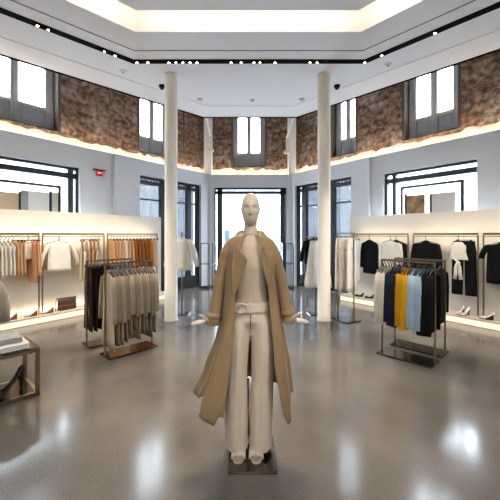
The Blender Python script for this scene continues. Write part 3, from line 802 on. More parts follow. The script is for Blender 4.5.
for k, px in enumerate((32.5, 35, 37.5)):
    l, r = hang(L_, px, zr, SIDE); jit(skirt_on_hanger('long_skirt', 'peach flared skirt beside the rack post on the left wall, %s from the white blouse' % ORD[k], (M_rose, M_peach, M_peach)[k], L=.70+(.14 if k == 0 else 0), w=.17, flare=1.35, loc=l, rz=r, group=gp, v=k))
zr = wall_rack(L_, 104, 42.5, 'brass wall rack with a white jacket, middle of the left partition')[2]
l, r = hang(L_, 59.5, zr); top_on_hanger('jacket', 'white open jacket hung facing out in the middle of the left wall', 'jacket', M_pure, L=.66, hw=.21, th=.035, Ls=.38, loc=l, rz=r, lapels=True, spread=.12, r0=.072, r1=.075, lapm=M_pure, hg=.06)
l, r = hang(L_, 58, zr, 0, DR-.13); top_on_hanger('top', 'peach top half hidden behind the white jacket on the left wall', 'top', M_sandc, L=.62, hw=.27, th=.03, Ls=.36, loc=l, rz=r, spread=.06, r0=.07, r1=.06)
for k, (px, m, L) in enumerate(((82, M_sandc, .88), (86, M_ivory, .80), (90.5, M_rose, .74), (94, M_peach, .76), (98, M_sandc, .8))):
    l, r = hang(L_, px, zr, .9); jit(trousers_on_hanger('trousers', '%s wide trousers right of the white jacket on the left wall' % ('long sand', 'ivory', 'rose pink', 'pale peach', 'short sand')[k], m, L=L, w=.13, th=.018, loc=l, rz=r, group=gp))
zr = wall_rack(L_, 157, 107.5, 'brass wall rack of peach and rust clothes at the far end of the left partition')[2]
row = [(111, M_peach), (114, M_peach), (117, M_sandc), (120, M_peach), (123.5, M_pure), (127, M_sandc), (130, M_peach), (133.5, M_rust), (137, M_rust), (140.5, M_rust), (144, M_rust), (147, M_rust), (151, M_peach), (154.5, M_pure)]
nm = {M_peach.name: 'peach', M_sandc.name: 'sand', M_pure.name: 'white', M_rust.name: 'rust'}
cnt = {}
for k, (px, m) in enumerate(row):
    c = nm[m.name]; cnt[c] = cnt.get(c, 0)+1
    l, r = hang(L_, px, zr, SIDE+.1)
    jit(skirt_on_hanger('long_skirt', '%s long skirt on the farthest left wall rack, %s %s one from its near post' % (c, ORD[cnt[c]-1], c), m, L=.72, w=.15, flare=1.15, loc=l, rz=r, group=gp, v=k, pleats=7))
# right wall, three racks
zr = wall_rack(R_, 353, 408, 'brass rack with black jacket and white top at the far end of the right partition')[2]
l, r = hang(R_, 357.5, zr, -.7); trousers_on_hanger('trousers', 'white trousers next to the post at the far end of the right wall', M_pure, L=1.06, w=.13, th=.025, loc=l, rz=r)
l, r = hang(R_, 369.5, zr, -.25); top_on_hanger('jacket', 'black jacket between white trousers and white top on the right wall', 'jacket', M_black, L=.85, hw=.2, th=.04, Ls=.55, loc=l, rz=r, lapels=True, spread=.03)
l, r = hang(R_, 390.5, zr, 0, DR+.03); top_on_hanger('sleeveless_top', 'white top hung facing out on the right wall behind the yellow tops', 'top', M_pure, L=.75, hw=.22, th=.03, Ls=.5, loc=l, rz=r, spread=.02, collar=False)
l, r = hang(R_, 396, zr, 0, DR-.09); top_on_hanger('jacket', 'black jacket peeping out behind the white top on the right wall', 'jacket', M_black, L=.8, hw=.21, th=.03, Ls=.5, loc=l, rz=r, spread=.02)
zr = wall_rack(R_, 413.5, 478, 'brass rack with black blazer and white tied top along the right partition')[2]
l, r = hang(R_, 426, zr); top_on_hanger('blazer', 'black blazer hung facing out on the right wall above the black coats', 'blazer', M_black, L=.72, hw=.23, th=.045, Ls=.56, loc=l, rz=r, lapels=True, spread=.03)
l, r = hang(R_, 464, zr, 0, DR-.03); trousers_on_hanger('trousers', 'wide black trousers hanging behind the white tied top on the right wall', M_black, L=1.07, w=.20, th=.03, flare=1.12, loc=l, rz=r)
l, r = hang(R_, 458.5, zr, 0, DR+.05)
e = top_on_hanger('sleeveless_top', 'white sleeveless top with tied sash over black trousers on the right wall', 'top', M_pure, L=.42, hw=.125, th=.022, loc=l, rz=r, sleeves=False, collar=False, flare=1.25, fold=.008)
bm = B(); tube(bm, [(.05, .03, -.41), (.0, .045, -.45), (-.03, .04, -.47), (0, .05, -.52), (.015, .04, -.49), (.0, .045, -.45)], .02, 8, ry=.012); obj('knot', bm, M_pure, e, smooth=True)
for s in (-1, 1):
    bm = B(); tube(bm, [(0, .04, -.46), (s*.03, .04, -.55), (s*.035, .038, -.66), (s*.05, .036, -.78)], [.022, .028, .03, .032], 8, ry=[.012, .01, .01, .009]); obj('sash_end', bm, M_pure, e, smooth=True)
zr = wall_rack(R_, 483.5, 540, 'brass wall rack with a black short-sleeved dress at the near end of the right partition', t_far=R_.t(530, DR))[2]
l, r = hang(R_, 503, zr); top_on_hanger('short_sleeved_dress', 'black short-sleeved dress hung facing out at the near end of the right wall', 'dress', M_black, L=.80, hw=.235, th=.045, Ls=.2, loc=l, rz=r, collar=False, spread=.06, r0=.085, r1=.08)

# free stands by the columns
def t_stand(label, x, y, rz, H, w=.22):
    e = thing('garment_stand', label, 'clothes rack', (x, y, 0), rz)
    bm = B(); add_box(bm, -.15, .15, -.13, .13, 0, .018); obj('base', bm, M_steel, e, bevel=.003)
    bm = B(); tube(bm, [(0, 0, .018), (0, 0, H)], .012, 10); obj('post', bm, M_brass, e, smooth=True)
    bm = B(); tube(bm, [(-w, 0, H), (w, 0, H)], .008, 8); obj('top_bar', bm, M_brass, e, smooth=True)
    return e
t_stand('slim stand with a white cape jacket behind the left column', -1.38, 6.5, 0, 1.64, .06)
e = top_on_hanger('cape_jacket', 'white cape jacket hanging half behind the left column', 'jacket', M_ivory, L=.76, hw=.19, th=.05, Ls=.50, loc=(-1.39, 6.5, 1.64), rz=PI, spread=.11, r0=.10, r1=.105, flare=1.1)
t_stand('slim stand with white skirt and black jacket behind the right column', 1.33, 6.5, .1, 1.56, .2)
e = skirt_on_hanger('long_skirt', 'long white skirt hanging half behind the right column', M_pure, L=1.02, w=.2, th=.05, flare=1.45, loc=(1.37, 6.44, 1.56), rz=PI, pleats=5)
e = top_on_hanger('jacket', 'black jacket hanging behind the white skirt at the right column', 'jacket', M_black, L=.62, hw=.22, th=.04, Ls=.4, loc=(1.35, 6.62, 1.63), rz=PI, spread=.05)
rzK = math.atan2(.35, -.2)
cK = (1.80, 6.02)
floor_rack('tall brass rack with cream trousers standing right of the right column', cK, rzK, .42, .36, 1.63)
for k, q in enumerate((-.14, .0, .13)):
    l = (cK[0]+math.cos(rzK)*q, cK[1]+math.sin(rzK)*q, 1.625)
    jit(trousers_on_hanger('trousers', 'cream wide trousers on the tall rack by the right column, %s from the aisle' % ORD[k], M_pure if k != 1 else M_ivory, L=1.08, w=.15, th=.03, flare=1.2, loc=l, rz=rzK+PI/2+(.25, -.1, .1)[k], group='cream trousers on the tall rack'), .03)
# beige coat at the picture edge, on a low stand behind the table
t_stand('low stand with a beige jacket behind the brass table', -3.42, 3.95, .5, 1.12, .1)
e = top_on_hanger('jacket', 'beige jacket on a low stand behind the brass table', 'jacket', M_beige, L=.72, hw=.23, th=.10, Ls=.45, loc=(-3.42, 3.95, 1.12), rz=PI+.5, spread=.05, r0=.085, r1=.07)

# ------------------------------------------------------------------ shoes and bag
def shoe_rings(L, heel, w, wedge=False, platform=.0):
    R = []
    for s, hw, top in ((0, .25, .018), (.04, .55, .03), (.14, .86, .042), (.27, 1, .052), (.36, .96, .040), (.46, .86, .022), (.6, .74, .016), (.74, .68, .020), (.86, .70, .045), (.95, .64, .062), (1, .4, .06)):
        b = heel*max(0, min(1, (s-.3)/.55))**1.3 + platform
        y = -L/2+L*s*.94; ww = w/2*hw
        R.append([(-ww, y, b), (-ww*1.05, y, b+top*.45), (-ww*.7, y, b+top*.92), (0, y, b+top), (ww*.7, y, b+top*.92), (ww*1.05, y, b+top*.45), (ww, y, b), (0, y, b-.001)])
    return R
def heel_shoe(name, label, loc, rz, L=.25, heel=.085, up=M_leather, hm=M_leather, wedge=False, group=None, sc=1.0):
    e = thing(name, label, 'shoe', loc, rz, group); e.scale = (sc, sc, sc)
    pl = .012
    bm = B(); loft(bm, shoe_rings(L, heel, .082, platform=pl)); obj('upper', bm, up, e, smooth=True)
    bm = B(); R = []
    for s, hw in ((0, .3), (.05, .62), (.2, .95), (.35, .98), (.5, .8), (.7, .66), (.85, .7), (.97, .6)):
        b = heel*max(0, min(1, (s-.3)/.55))**1.3; y = -L/2+L*s*.94; ww = .041*hw
        R.append([(-ww, y, b), (ww, y, b), (ww, y, b+pl+.002), (-ww, y, b+pl+.002)])
    loft(bm, R); obj('sole', bm, hm, e)
    bm = B()
    if wedge:
        R = []
        for s in (.38, .5, .65, .8, .93):
            b = heel*max(0, min(1, (s-.3)/.55))**1.3; y = -L/2+L*s*.94
            R.append([(-.027, y, 0), (.027, y, 0), (.028, y, b), (-.028, y, b)])
        loft(bm, R)
    else:
        y = L/2-.045; loft(bm, [[(-.024, y-.03, heel), (.024, y-.03, heel), (.024, y+.02, heel), (-.024, y+.02, heel)],
                               [(-.009, y-.004, heel*.55), (.009, y-.004, heel*.55), (.009, y+.016, heel*.55), (-.009, y+.016, heel*.55)],
                               [(-.007, y, 0), (.007, y, 0), (.007, y+.014, 0), (-.007, y+.014, 0)]])
    obj('heel', bm, hm, e)
    return e
def on_ledge(fr, px, d=.66): return tuple(fr.pt(fr.t(px, d), d, .145))
for px, lab in ((11, 'white wedge shoe with tan heel, first one beside the beige jacket'), (31.5, 'white wedge shoe with tan heel just left of the rack posts'), (48, 'white wedge shoe with tan heel between rack posts and brown bag')):
    heel_shoe('wedge_shoe', lab, on_ledge(L_, px), L_.rz-PI/2+PI-.15, up=M_wshoe, hm=M_tan, wedge=True, group='white wedge shoes on the left ledge', sc=.88)
for px, d, lab in ((460, .60, 'black and white high heel on the right ledge, farther one of the pair'), (465.5, .64, 'black and white high heel on the right ledge, nearer one of the pair')):
    heel_shoe('high_heel_shoe', lab, on_ledge(R_, px, d), R_.rz+PI-.35, up=M_wshoe, hm=M_leather, heel=.1, sc=.85)
heel_shoe('wedge_shoe', 'white slingback wedge with black heel alone near the end of the right ledge', on_ledge(R_, 487.5, .66), R_.rz+PI/2+.25, up=M_wshoe, hm=M_leather, wedge=True, sc=.9)
for px, lab in ((359.5, 'black flat shoe below the white trousers on the right ledge'), (369.5, 'black shoe below the black jacket on the right ledge')):
    heel_shoe('black_shoe', lab, on_ledge(R_, px, .62), R_.rz+PI/2+.4, heel=.045, wedge=True, sc=.9)
# handbag
p = on_ledge(L_, 67, .60)
e = thing('handbag', 'brown leather handbag standing on the left ledge beside the white shoes', 'bag', p, L_.rz); e.scale = (.82, .85, .92)
bm = B(); R = []
for z, hw, th in ((0, .20, .075), (.03, .21, .085), (.12, .205, .075), (.2, .205, .05), (.255, .21, .02)):
    r = ring(hw, th, z, 30, p=.45)
    R.append([(x, y, z2+(.03*(abs(x)/hw)**2-.02 if z > .2 else 0)) for x, y, z2 in r])
loft(bm, R); obj('bag_body', bm, M_brown, e, smooth=True)
bm = B(); add_box(bm, -.19, .19, .06, .088, .08, .115); obj('belt_band', bm, M_tan, e, bevel=.004)
bm = B(); tube(bm, [(.19, 0, .25), (.225, .01, .27), (.25, .02, .2), (.265, .03, .1), (.255, .03, .01)], .012, 8, ry=.006); obj('strap', bm, M_brown, e, smooth=True)

# ------------------------------------------------------------------ low brass table at the picture edge
ud = Vector((-.67, -.743)).normalized(); nd = Vector((-.743, .67)).normalized()
TL, TW, TH = 1.05, .50, .475
cor = Vector((-2.10, 3.2)); tc = cor+ud*TL/2+nd*TW/2
rzT = math.atan2(ud.y, ud.x)
e = thing('display_table', 'low brass-framed display table with dark top at the edge of the aisle', 'table', (tc.x, tc.y, 0), rzT)
hx, hy, w = TL/2, TW/2, .035
for sx in (-1, 1):
    for sy in (-1, 1):
        bm = B(); add_box(bm, sx*hx-(w if sx > 0 else 0), sx*hx+(w if sx < 0 else 0), sy*hy-(w if sy > 0 else 0), sy*hy+(w if sy < 0 else 0), 0, TH-.04); obj('leg', bm, M_brass, e, bevel=.002)
for nm_, z0, z1 in (('bottom_frame', .0, .04), ('top_frame', TH-.04, TH-.012)):
    bm = B()
    add_box(bm, -hx, hx, -hy, -hy+w, z0, z1); add_box(bm, -hx, hx, hy-w, hy, z0, z1); add_box(bm, -hx, -hx+w, -hy+w, hy-w, z0, z1); add_box(bm, hx-w, hx, -hy+w, hy-w, z0, z1)
    obj(nm_, bm, M_brass, e, bevel=.002)
box_obj('table_top', (-hx, hx, -hy, hy, TH-.012, TH+.006), M_steel, e, bevel=.002)
box_obj('shelf', (-hx+w, hx-w, -hy+w, hy-w, .028, .04), M_steel, e)
def tab(a, b, z):       # a from the aisle corner along the table, b across it
    q = cor+ud*a+nd*b; return (q.x, q.y, z)
def folded(name, label, m, loc, rz, sx, sy, h, v):
    e = thing(name, label, 'clothes', loc, rz)
    bm = B(); lay = 3
    for k in range(lay):
        R = []; z0 = h*k/lay; n = 14
        for i in range(n+1):
            x = -sx/2+sx*i/n; dz = .004*math.sin(i*1.3+k+v)
            yy = sy/2-.006*k-.006*abs(math.sin(i*.8+v+k)); hh = h/lay*.98
            R.append([(x, -yy, z0), (x, yy-.01, z0), (x, yy, z0+hh*.5), (x, yy-.01, z0+hh+dz*(k == 2)), (x, -yy, z0+hh+dz*(k == 2)), (x, -yy-.006, z0+hh*.5)])
        loft(bm, R)
    obj('folded_cloth', bm, m, e, smooth=True)
    bm = B(); add_box(bm, -sx*.2, sx*.2, -sy*.5, -sy*.32, h, h+.006); obj('folded_collar', bm, m, e, bevel=.002)
    return e
folded('folded_sweater', 'white folded sweater at the bottom of the stack on the brass table', M_pure, tab(.33, .20, TH+.006), rzT, .50, .36, .055, 0)
folded('folded_sweater', 'pale grey folded sweater on top of the white one on the brass table', M_greycl, tab(.36, .25, TH+.068), rzT, .48, .30, .045, 2)
heel_shoe('high_heel_shoe', 'black patent high heel on the lower shelf of the brass table', tab(.24, .15, .04), rzT+PI/2+.15, L=.27, heel=.13, sc=1.25)
heel_shoe('high_heel_shoe', 'brown high heel behind the black one inside the brass table', tab(.42, .32, .04), rzT+PI/2+.1, L=.27, heel=.1, up=M_brown, hm=M_brown, sc=1.25)
e = thing('handbag', 'brown leather bag at the far side inside the brass table', 'bag', tab(.62, .30, .04), rzT)
bm = B(); loft(bm, [ring(.15, .06, 0, 24, p=.5), ring(.16, .07, .06, 24, p=.5), ring(.15, .05, .17, 24, p=.5), ring(.14, .02, .2, 24, p=.5)]); obj('bag_body', bm, M_brown, e, smooth=True)
bm = B(); tube(bm, [(-.08, 0, .19), (-.07, 0, .26), (0, 0, .29), (.07, 0, .26), (.08, 0, .19)], .008, 8); obj('bag_handle', bm, M_brown, e, smooth=True)

# ------------------------------------------------------------------ the mannequin
def lerp(tab, z):
    tab = sorted(tab)
    if z <= tab[0][0]: return tab[0][1:]
    for a, b in zip(tab, tab[1:]):
        if z <= b[0]:
            s = (z-a[0])/(b[0]-a[0]); s = s*s*(3-2*s)*.5+s*.5
            return tuple(p+(q-p)*s for p, q in zip(a[1:], b[1:]))
    return tab[-1][1:]
MQ = thing('mannequin', 'standing mannequin in an open camel coat, cream trousers and white sandals', 'mannequin', (0, 2.36, 0), 0)
MX = .004
def remeshed(bm, name, m, vox, it):
    me = bpy.data.meshes.new(name); bmesh.ops.recalc_face_normals(bm, faces=bm.faces); bm.to_mesh(me); bm.free()
    o = bpy.data.objects.new('work', me); COL.objects.link(o)
    md = o.modifiers.new('r', 'REMESH'); md.mode = 'VOXEL'; md.voxel_size = vox; md.use_smooth_shade = True
    sm = o.modifiers.new('s', 'SMOOTH'); sm.iterations = it; sm.factor = .5
    bpy.context.view_layer.update(); dg = bpy.context.evaluated_depsgraph_get()
    out = bpy.data.meshes.new_from_object(o.evaluated_get(dg)); out.name = name
    bpy.data.objects.remove(o); bpy.data.meshes.remove(me)
    for p in out.polygons: p.use_smooth = True
    out.materials.clear(); out.materials.append(m)
    return out
def gauss(x, s): return math.exp(-(x/s)**2)
def body_mesh():
    bm = B()
    # head
    N, K = 48, 40; cx, cy, cz = MX, .0, 1.787
    R = []
    for i in range(1, K):
        th = PI*i/K; r = []
        for j in range(N):
            a = 2*PI*j/N
            u = Vector((math.sin(th)*math.cos(a), math.sin(th)*math.sin(a), math.cos(th)))
            q_ = math.sin(th)**-.34; x, y, z = u.x*.067*q_, u.y*.092*q_, u.z*.120
            if z < 0:                                  # jaw narrows, chin comes forward
                k = -z/.122; x *= 1-.17*k**1.4; y = y*(1-.20*k)-.014*k
            else: x *= 1+.03*(1-abs(z)/.122)
            if u.y < -.2:                               # face
                f = min(1, (-u.y-.2)/.5)
                y += f*.010*gauss(abs(x)-.030, .017)*gauss(z-.006, .016)*2.0      # eye sockets
                y -= f*.006*gauss(abs(x)-.030, .011)*gauss(z-.002, .008)           # lids
                y -= f*.004*gauss(x, .05)*gauss(z-.030, .012)                      # brow
                y -= f*(.024*gauss(x, .010)*max(0, min(1, (.032-z)/.06))*(1 if z > -.036 else gauss(z+.036, .007)))   # nose
                y -= f*.006*gauss(x, .022)*(gauss(z+.061, .0065)+gauss(z+.076, .007)); y += f*.003*gauss(x, .024)*gauss(z+.0685, .003)   # lips
                y -= f*.007*gauss(x, .025)*gauss(z+.105, .014)                     # chin
                y += f*.004*gauss(abs(x)-.045, .018)*gauss(z+.055, .03)            # cheek hollow
            r.append((cx+x, cy+y, cz+z))
        R.append(r)
    loft(bm, R)
    for s in (-1, 1):                                   # ears
        tube(bm, [(cx+s*.064, .012, cz+.028), (cx+s*.067, .016, cz+.022), (cx+s*.068, .014, cz-.002), (cx+s*.063, .008, cz-.03), (cx+s*.060, .004, cz-.036)], [.004, .006, .006, .005, .003], 8)
    # neck and trunk
    tr = [(1.73, .050, .055, .02), (1.66, .049, .05, .02), (1.60, .055, .054, .018), (1.565, .085, .062, .015), (1.54, .13, .075, .01), (1.50, .165, .09, .005), (1.42, .158, .105, .0), (1.30, .142, .10, 0), (1.16, .112, .078, 0), (1.02, .12, .078, .01), (.95, .125, .075, .015), (.90, .06, .04, .012)]
    loft(bm, [[(MX+a*math.cos(2*PI*k/24), y+b*math.sin(2*PI*k/24), z) for k in range(24)] for z, a, b, y in tr])
    for s in (-1, 1):
        tube(bm, [(s*.078-.002, .012, .94), (s*.085-.002, .01, .70), (s*.082-.012, .01, .50), (s*.07-.016, .03, .25), (-.082 if s < 0 else .044, .05, .10), (-.082 if s < 0 else .044, .05, .07)], [.062, .066, .052, .048, .036, .034], 14)
        tube(bm, [*[(-.082 if s < 0 else .044, y_, z_) for y_, z_ in ((.075, .062), (.04, .062), (-.03, .055), (-.09, .045), (-.115, .04))]], [.028, .036, .036, .034, .022], 12, ry=[.024, .03, .024, .018, .010])
        for k in range(5):                              # toes
            x = (-.082 if s < 0 else .044)+s*(.026-.0128*k)*-1; l = .024-.0035*k
            tube(bm, [(x, -.10, .042), (x, -.118, .04), (x, -.118-l, .036)], [.0075, .0075 + .002*(k == 0), .005], 8)
        # arm
        tube(bm, [(s*.14, .01, 1.50), (s*.165, .012, 1.47), (s*.195, .02, 1.34), (s*.220, .025, 1.22), (s*.250, .01, 1.10), (s*.272, -.01, 1.005), (s*.283, -.015, .98)], [.036, .038, .036, .034, .032, .026, .024], 14)
        # hand: flexed outwards at the wrist, fingers spread
        wz = .972 if s < 0 else .985
        tube(bm, [(s*.275, -.012, wz+.02), (s*.295, -.016, wz), (s*.325, -.02, wz-.006), (s*.352, -.022, wz-.008), (s*.360, -.022, wz-.008)], [.020, .016, .015, .013, .010], 14, ry=[.024, .032, .042, .042, .036])
        for k, (dy, ln, dr, up) in enumerate(((-.034, .070, -.016, .002), (-.011, .080, -.005, .0), (.012, .075, .006, -.004), (.034, .058, .018, -.010))):
            b0 = Vector((s*.350, -.022+dy, wz-.008)); d = Vector((s, dr*4, up-.05)).normalized(); d2 = Vector((s, dr*4, up-.16)).normalized()
            p1 = b0+d*ln*.48; p2 = p1+d2*ln*.30; p3 = p2+d2*ln*.24
            tube(bm, [b0-d*.015, b0, p1, p2, p3], [.0092, .0092, .0085, .0076, .005], 10)
        tb = Vector((s*.298, -.046, wz+.004))
        tube(bm, [tb, tb+Vector((s*.018, -.022, .022)), tb+Vector((s*.042, -.032, .046)), tb+Vector((s*.064, -.036, .058))], [.013, .0115, .0095, .006], 10)
    return remeshed(bm, 'body', M_skin, .0042, 2)
link('body', body_mesh(), MQ)
box_obj('base_plate', (-.148, .182, -.225, .17, 0, .022), M_steel, MQ, bevel=.004)
bm = B(); tube(bm, [(-.012, .12, .02), (-.012, .12, .30), (-.012, .10, .5)], .009, 10); obj('support_rod', bm, M_brass, MQ, smooth=True)

# knitted top
bm = B(); TT = [(1.602, .060, .058, .016), (1.585, .075, .068, .014), (1.555, .125, .080, .010), (1.52, .165, .098, .004), (1.45, .166, .112, 0), (1.38, .160, .116, -.003), (1.30, .148, .110, -.002), (1.22, .136, .102, 0), (1.15, .128, .096, 0), (1.08, .132, .098, .004)]
zs = [1.602-(1.602-1.08)*i/30 for i in range(31)]; R = []
for z in zs:
    a, b, y = lerp(TT, z); N = 48
    R.append([(MX+a*math.cos(2*PI*k/N), y+b*math.sin(2*PI*k/N)+.003*max(0, 1.25-z)/.17*math.sin(k*2.1), z) for k in range(N)])
loft(bm, R); o = obj('knit_top', bm, M_knit, MQ, smooth=True)
bm = B(); tube(bm, [(MX+.062*math.cos(2*PI*k/24), .016+.060*math.sin(2*PI*k/24), 1.603) for k in range(25)], .006, 8); obj('neckband', bm, M_knit, o, smooth=True)

# trousers
def trouser_mesh():
    bm = B(); N = 44
    T2 = [(1.128, .128, .095, .004), (1.06, .139, .103, .006), (.99, .158, .110, .01), (.93, .167, .113, .012), (.865, .169, .112, .012)]
    RR = []; NN = 72
    for i in range(15):
        z = 1.128-.263*i/14; a_, d_, yc = lerp(T2, z); c_ = min(1, .5+.5*max(0, z-.865)/.12); r = []
        for k in range(NN):
            q = 2*PI*(k+.5)/NN; x = a_*math.cos(q); h = a_/2
            yl = d_*math.sqrt(max(0, 1-((abs(x)-h)/h)**2)); y2 = d_*c_*math.sqrt(max(0, 1-(x/a_)**4))
            t_ = max(0, min(1, (1.05-z)/.10)); ye = d_*abs(math.sin(q))
            yv = ye+(max(yl, y2)-ye)*t_
            r.append((MX+x, yc+yv*(1 if math.sin(q) > 0 else -1), z))
        RR.append(r)
    loft(bm, RR)
    for s in (-1, 1):
        if s < 0: TB = [(.91, -.158, -.004, .100), (.87, -.165, .003, .109), (.82, -.169, -.002, .110), (.75, -.171, -.010, .108), (.60, -.180, -.021, .100), (.38, -.192, -.018, .102), (.20, -.190, -.014, .108), (.055, -.182, -.012, .115)]
        else: TB = [(.91, .012, .166, .100), (.87, .005, .173, .109), (.82, .008, .178, .110), (.75, .010, .181, .108), (.60, .010, .176, .100), (.38, .000, .172, .102), (.20, -.004, .166, .108), (.055, -.006, .160, .115)]
        R = []
        for i in range(31):
            z = .91-(.91-.055)*i/30; a, b, d = lerp(TB, z); c, h = (a+b)/2, (b-a)/2; r = []
            for k in range(N):
                q = 2*PI*k/N; x = h*math.copysign(abs(math.cos(q))**.85, math.cos(q)); y = d*math.sin(q)
                fr_ = max(0, (.93-z)/.9)
                y += -.012*gauss(x, .012)*(1 if y < 0 else -1)*(.4+.6*fr_)*abs(math.sin(q))            # pressed crease
                y += .006*fr_*math.sin(x/h*7+s+z*5)*abs(math.sin(q))
                r.append((c+x, y+.012, z))
            R.append(r)
        loft(bm, R)
    return remeshed(bm, 'trousers', M_trou, .0045, 8)
TR = link('trousers', trouser_mesh(), MQ)
def around(z, a, b, y, f0, f1, n, off):
    return [(MX+(a+off)*math.sin(f0+(f1-f0)*i/n), y-(b+off)*math.cos(f0+(f1-f0)*i/n), z) for i in range(n+1)]
bm = B(); N = 48; R = []
for z, off in ((1.112, .001), (1.112, .012), (1.055, .013), (1.055, .001)):
    R.append(around(z, .1335, .099, .005, 0, 2*PI*(N-1)/N, N-1, off+(.005 if z < 1.1 else 0)))
loft(bm, R, cap=False); obj('belt', bm, M_trou, TR, smooth=False)
bm = B()
pts = []
for k in range(25):
    q = 2*PI*k/24; x = -.062+.036*math.copysign(abs(math.cos(q))**.6, math.cos(q)); z = 1.083+.031*math.copysign(abs(math.sin(q))**.6, math.sin(q))
    pts.append((x, -.103-.010+.55*(x)**2, z))
tube(bm, pts, .0048, 8); obj('belt_buckle', bm, M_knit, TR, smooth=True)
for x in (.004, .085, -.11):
    bm = B(); yy = .005-.113*math.sqrt(max(0, 1-(x/.15)**2)); add_box(bm, x-.006, x+.006, yy-.008, yy+.012, 1.045, 1.12); obj('belt_loop', bm, M_trou, TR)
bm = B(); tube(bm, [(.004, -.100, 1.05), (.004, -.106, 1.0), (.004, -.112, .94)], .0032, 6); obj('fly_zip', bm, M_zip, TR, smooth=True)

# sandals
for s in (-1, 1):
    cx = -.082 if s < 0 else .044
    e = bpy.data.objects.new('sandal', None); COL.objects.link(e); e.parent = MQ; e.location = (cx, 0, .022)
    def foot(n=28, w=.051, y0=-.160, y1=.10):
        out = []
        for k in range(n):
            q = 2*PI*k/n; y = (y0+y1)/2+(y1-y0)/2*math.sin(q); t_ = (y-y0)/(y1-y0)
            out.append((w*(1-.22*t_)*math.copysign(abs(math.cos(q))**.7, math.cos(q)), y))
        return out
    bm = B(); prism(bm, foot(), 0, .020); obj('sole', bm, M_sand, e, bevel=.003)
    bm = B(); prism(bm, foot(w=.048, y0=-.156), .019, .026); obj('insole', bm, M_sole, e)
    for y, h in ((-.098, .032), (-.045, .050)):
        bm = B(); R = []
        for i in range(13):
            q = PI*i/12; c_, n_ = math.cos(q), math.sin(q)
            R.append([(.052*c_, y-.024, .012+h*n_), (.052*c_, y+.024, .014+h*1.1*n_), (.046*c_, y+.024, .008+h*1.0*n_), (.046*c_, y-.024, .006+h*.9*n_)])
        loft(bm, R); obj('strap', bm, M_sand, e)
    bm = B(); add_box(bm, s*.044-.006, s*.044+.006, -.07, -.04, .03, .055); obj('buckle', bm, M_brass, e, bevel=.002)

# coat
CT = [(1.612, .088, .088, .072), (1.585, .138, .138, .09), (1.55, .182, .182, .105), (1.50, .195, .195, .122), (1.40, .186, .188, .146), (1.20, .190, .197, .150), (1.00, .212, .222, .168), (.85, .238, .248, .188), (.60, .318, .282, .222), (.435, .392, .300, .245), (.33, .41, .312, .252)]
EL = [(1.62, -.050), (1.45, -.088), (1.12, -.112), (.75, -.142), (.33, -.190)]
ER = [(1.62, .052), (1.45, .095), (1.12, .134), (.75, .170), (.33, .222)]
def lin(tab, x):
    for a, b in zip(tab, tab[1:]):
        if x <= b[0]: return a[1]+(b[1]-a[1])*(x-a[0])/(b[0]-a[0])
    return tab[-1][1]
def coat_point(s, v):
    # s 0..1 from the left front edge round the back to the right front edge
    zf = 1.612
    z = zf+( .35-zf)*v
    for _ in range(2):
        aL, aR, b = lerp(CT, z)
        fL = math.asin(max(-.98, lerp(EL, z)[0]/aL)); fR = math.asin(min(.98, lerp(ER, z)[0]/aR))
        f = fL+(fR-2*PI-fL)*s
        d = f if f > -PI else f+2*PI                    # -pi..pi, 0 = front
        ad = abs(d)
        hem = lin([(0, .375), (.58, .37), (.66, .30), (.98, .355), (1.12, .46), (1.5, .395), (1.9, .43), (3.2, .45)] if d < 0 else [(0, .40), (.78, .37), (.88, .295), (1.08, .36), (1.35, .41), (3.2, .45)], ad)
        z = zf+(hem-zf)*v
    aL, aR, b = lerp(CT, z); a = aL if math.sin(f) < 0 else aR
    w = max(0, (1.38-z)/.75)
    k = 1+min(w, .9)*(.08*math.sin(7*f+.6+z)+.06*math.sin(14*f+2.0-z*1.5))+.03*math.sin(9*f+6*z)*gauss(z-1.25, .25)
    if ad < .9: k = 1+(k-1)*.7
    return Vector((MX+a*math.sin(f)*k, .012-b*math.cos(f)*k, z))
bm = B(); NS, NV = 110, 46
G = [[bm.verts.new(coat_point(i/NS, j/NV)) for i in range(NS+1)] for j in range(NV+1)]
for j in range(NV):
    for i in range(NS): bm.faces.new((G[j][i], G[j][i+1], G[j+1][i+1], G[j+1][i]))
me = bpy.data.meshes.new('coat'); bm.normal_update()
q = G[20][NS//2]
bm.faces.ensure_lookup_table()
fc = min(bm.faces, key=lambda f_: (f_.calc_center_median()-q.co).length)
if fc.normal.y < 0: bmesh.ops.reverse_faces(bm, faces=bm.faces)
bm.to_mesh(me); bm.free()
for p in me.polygons: p.use_smooth = True
me.materials.append(M_camel); me.materials.append(M_lining)
COAT = link('coat', me, MQ)
sd = COAT.modifiers.new('thick', 'SOLIDIFY'); sd.thickness = .006; sd.offset = -1; sd.material_offset = 1; sd.material_offset_rim = 0
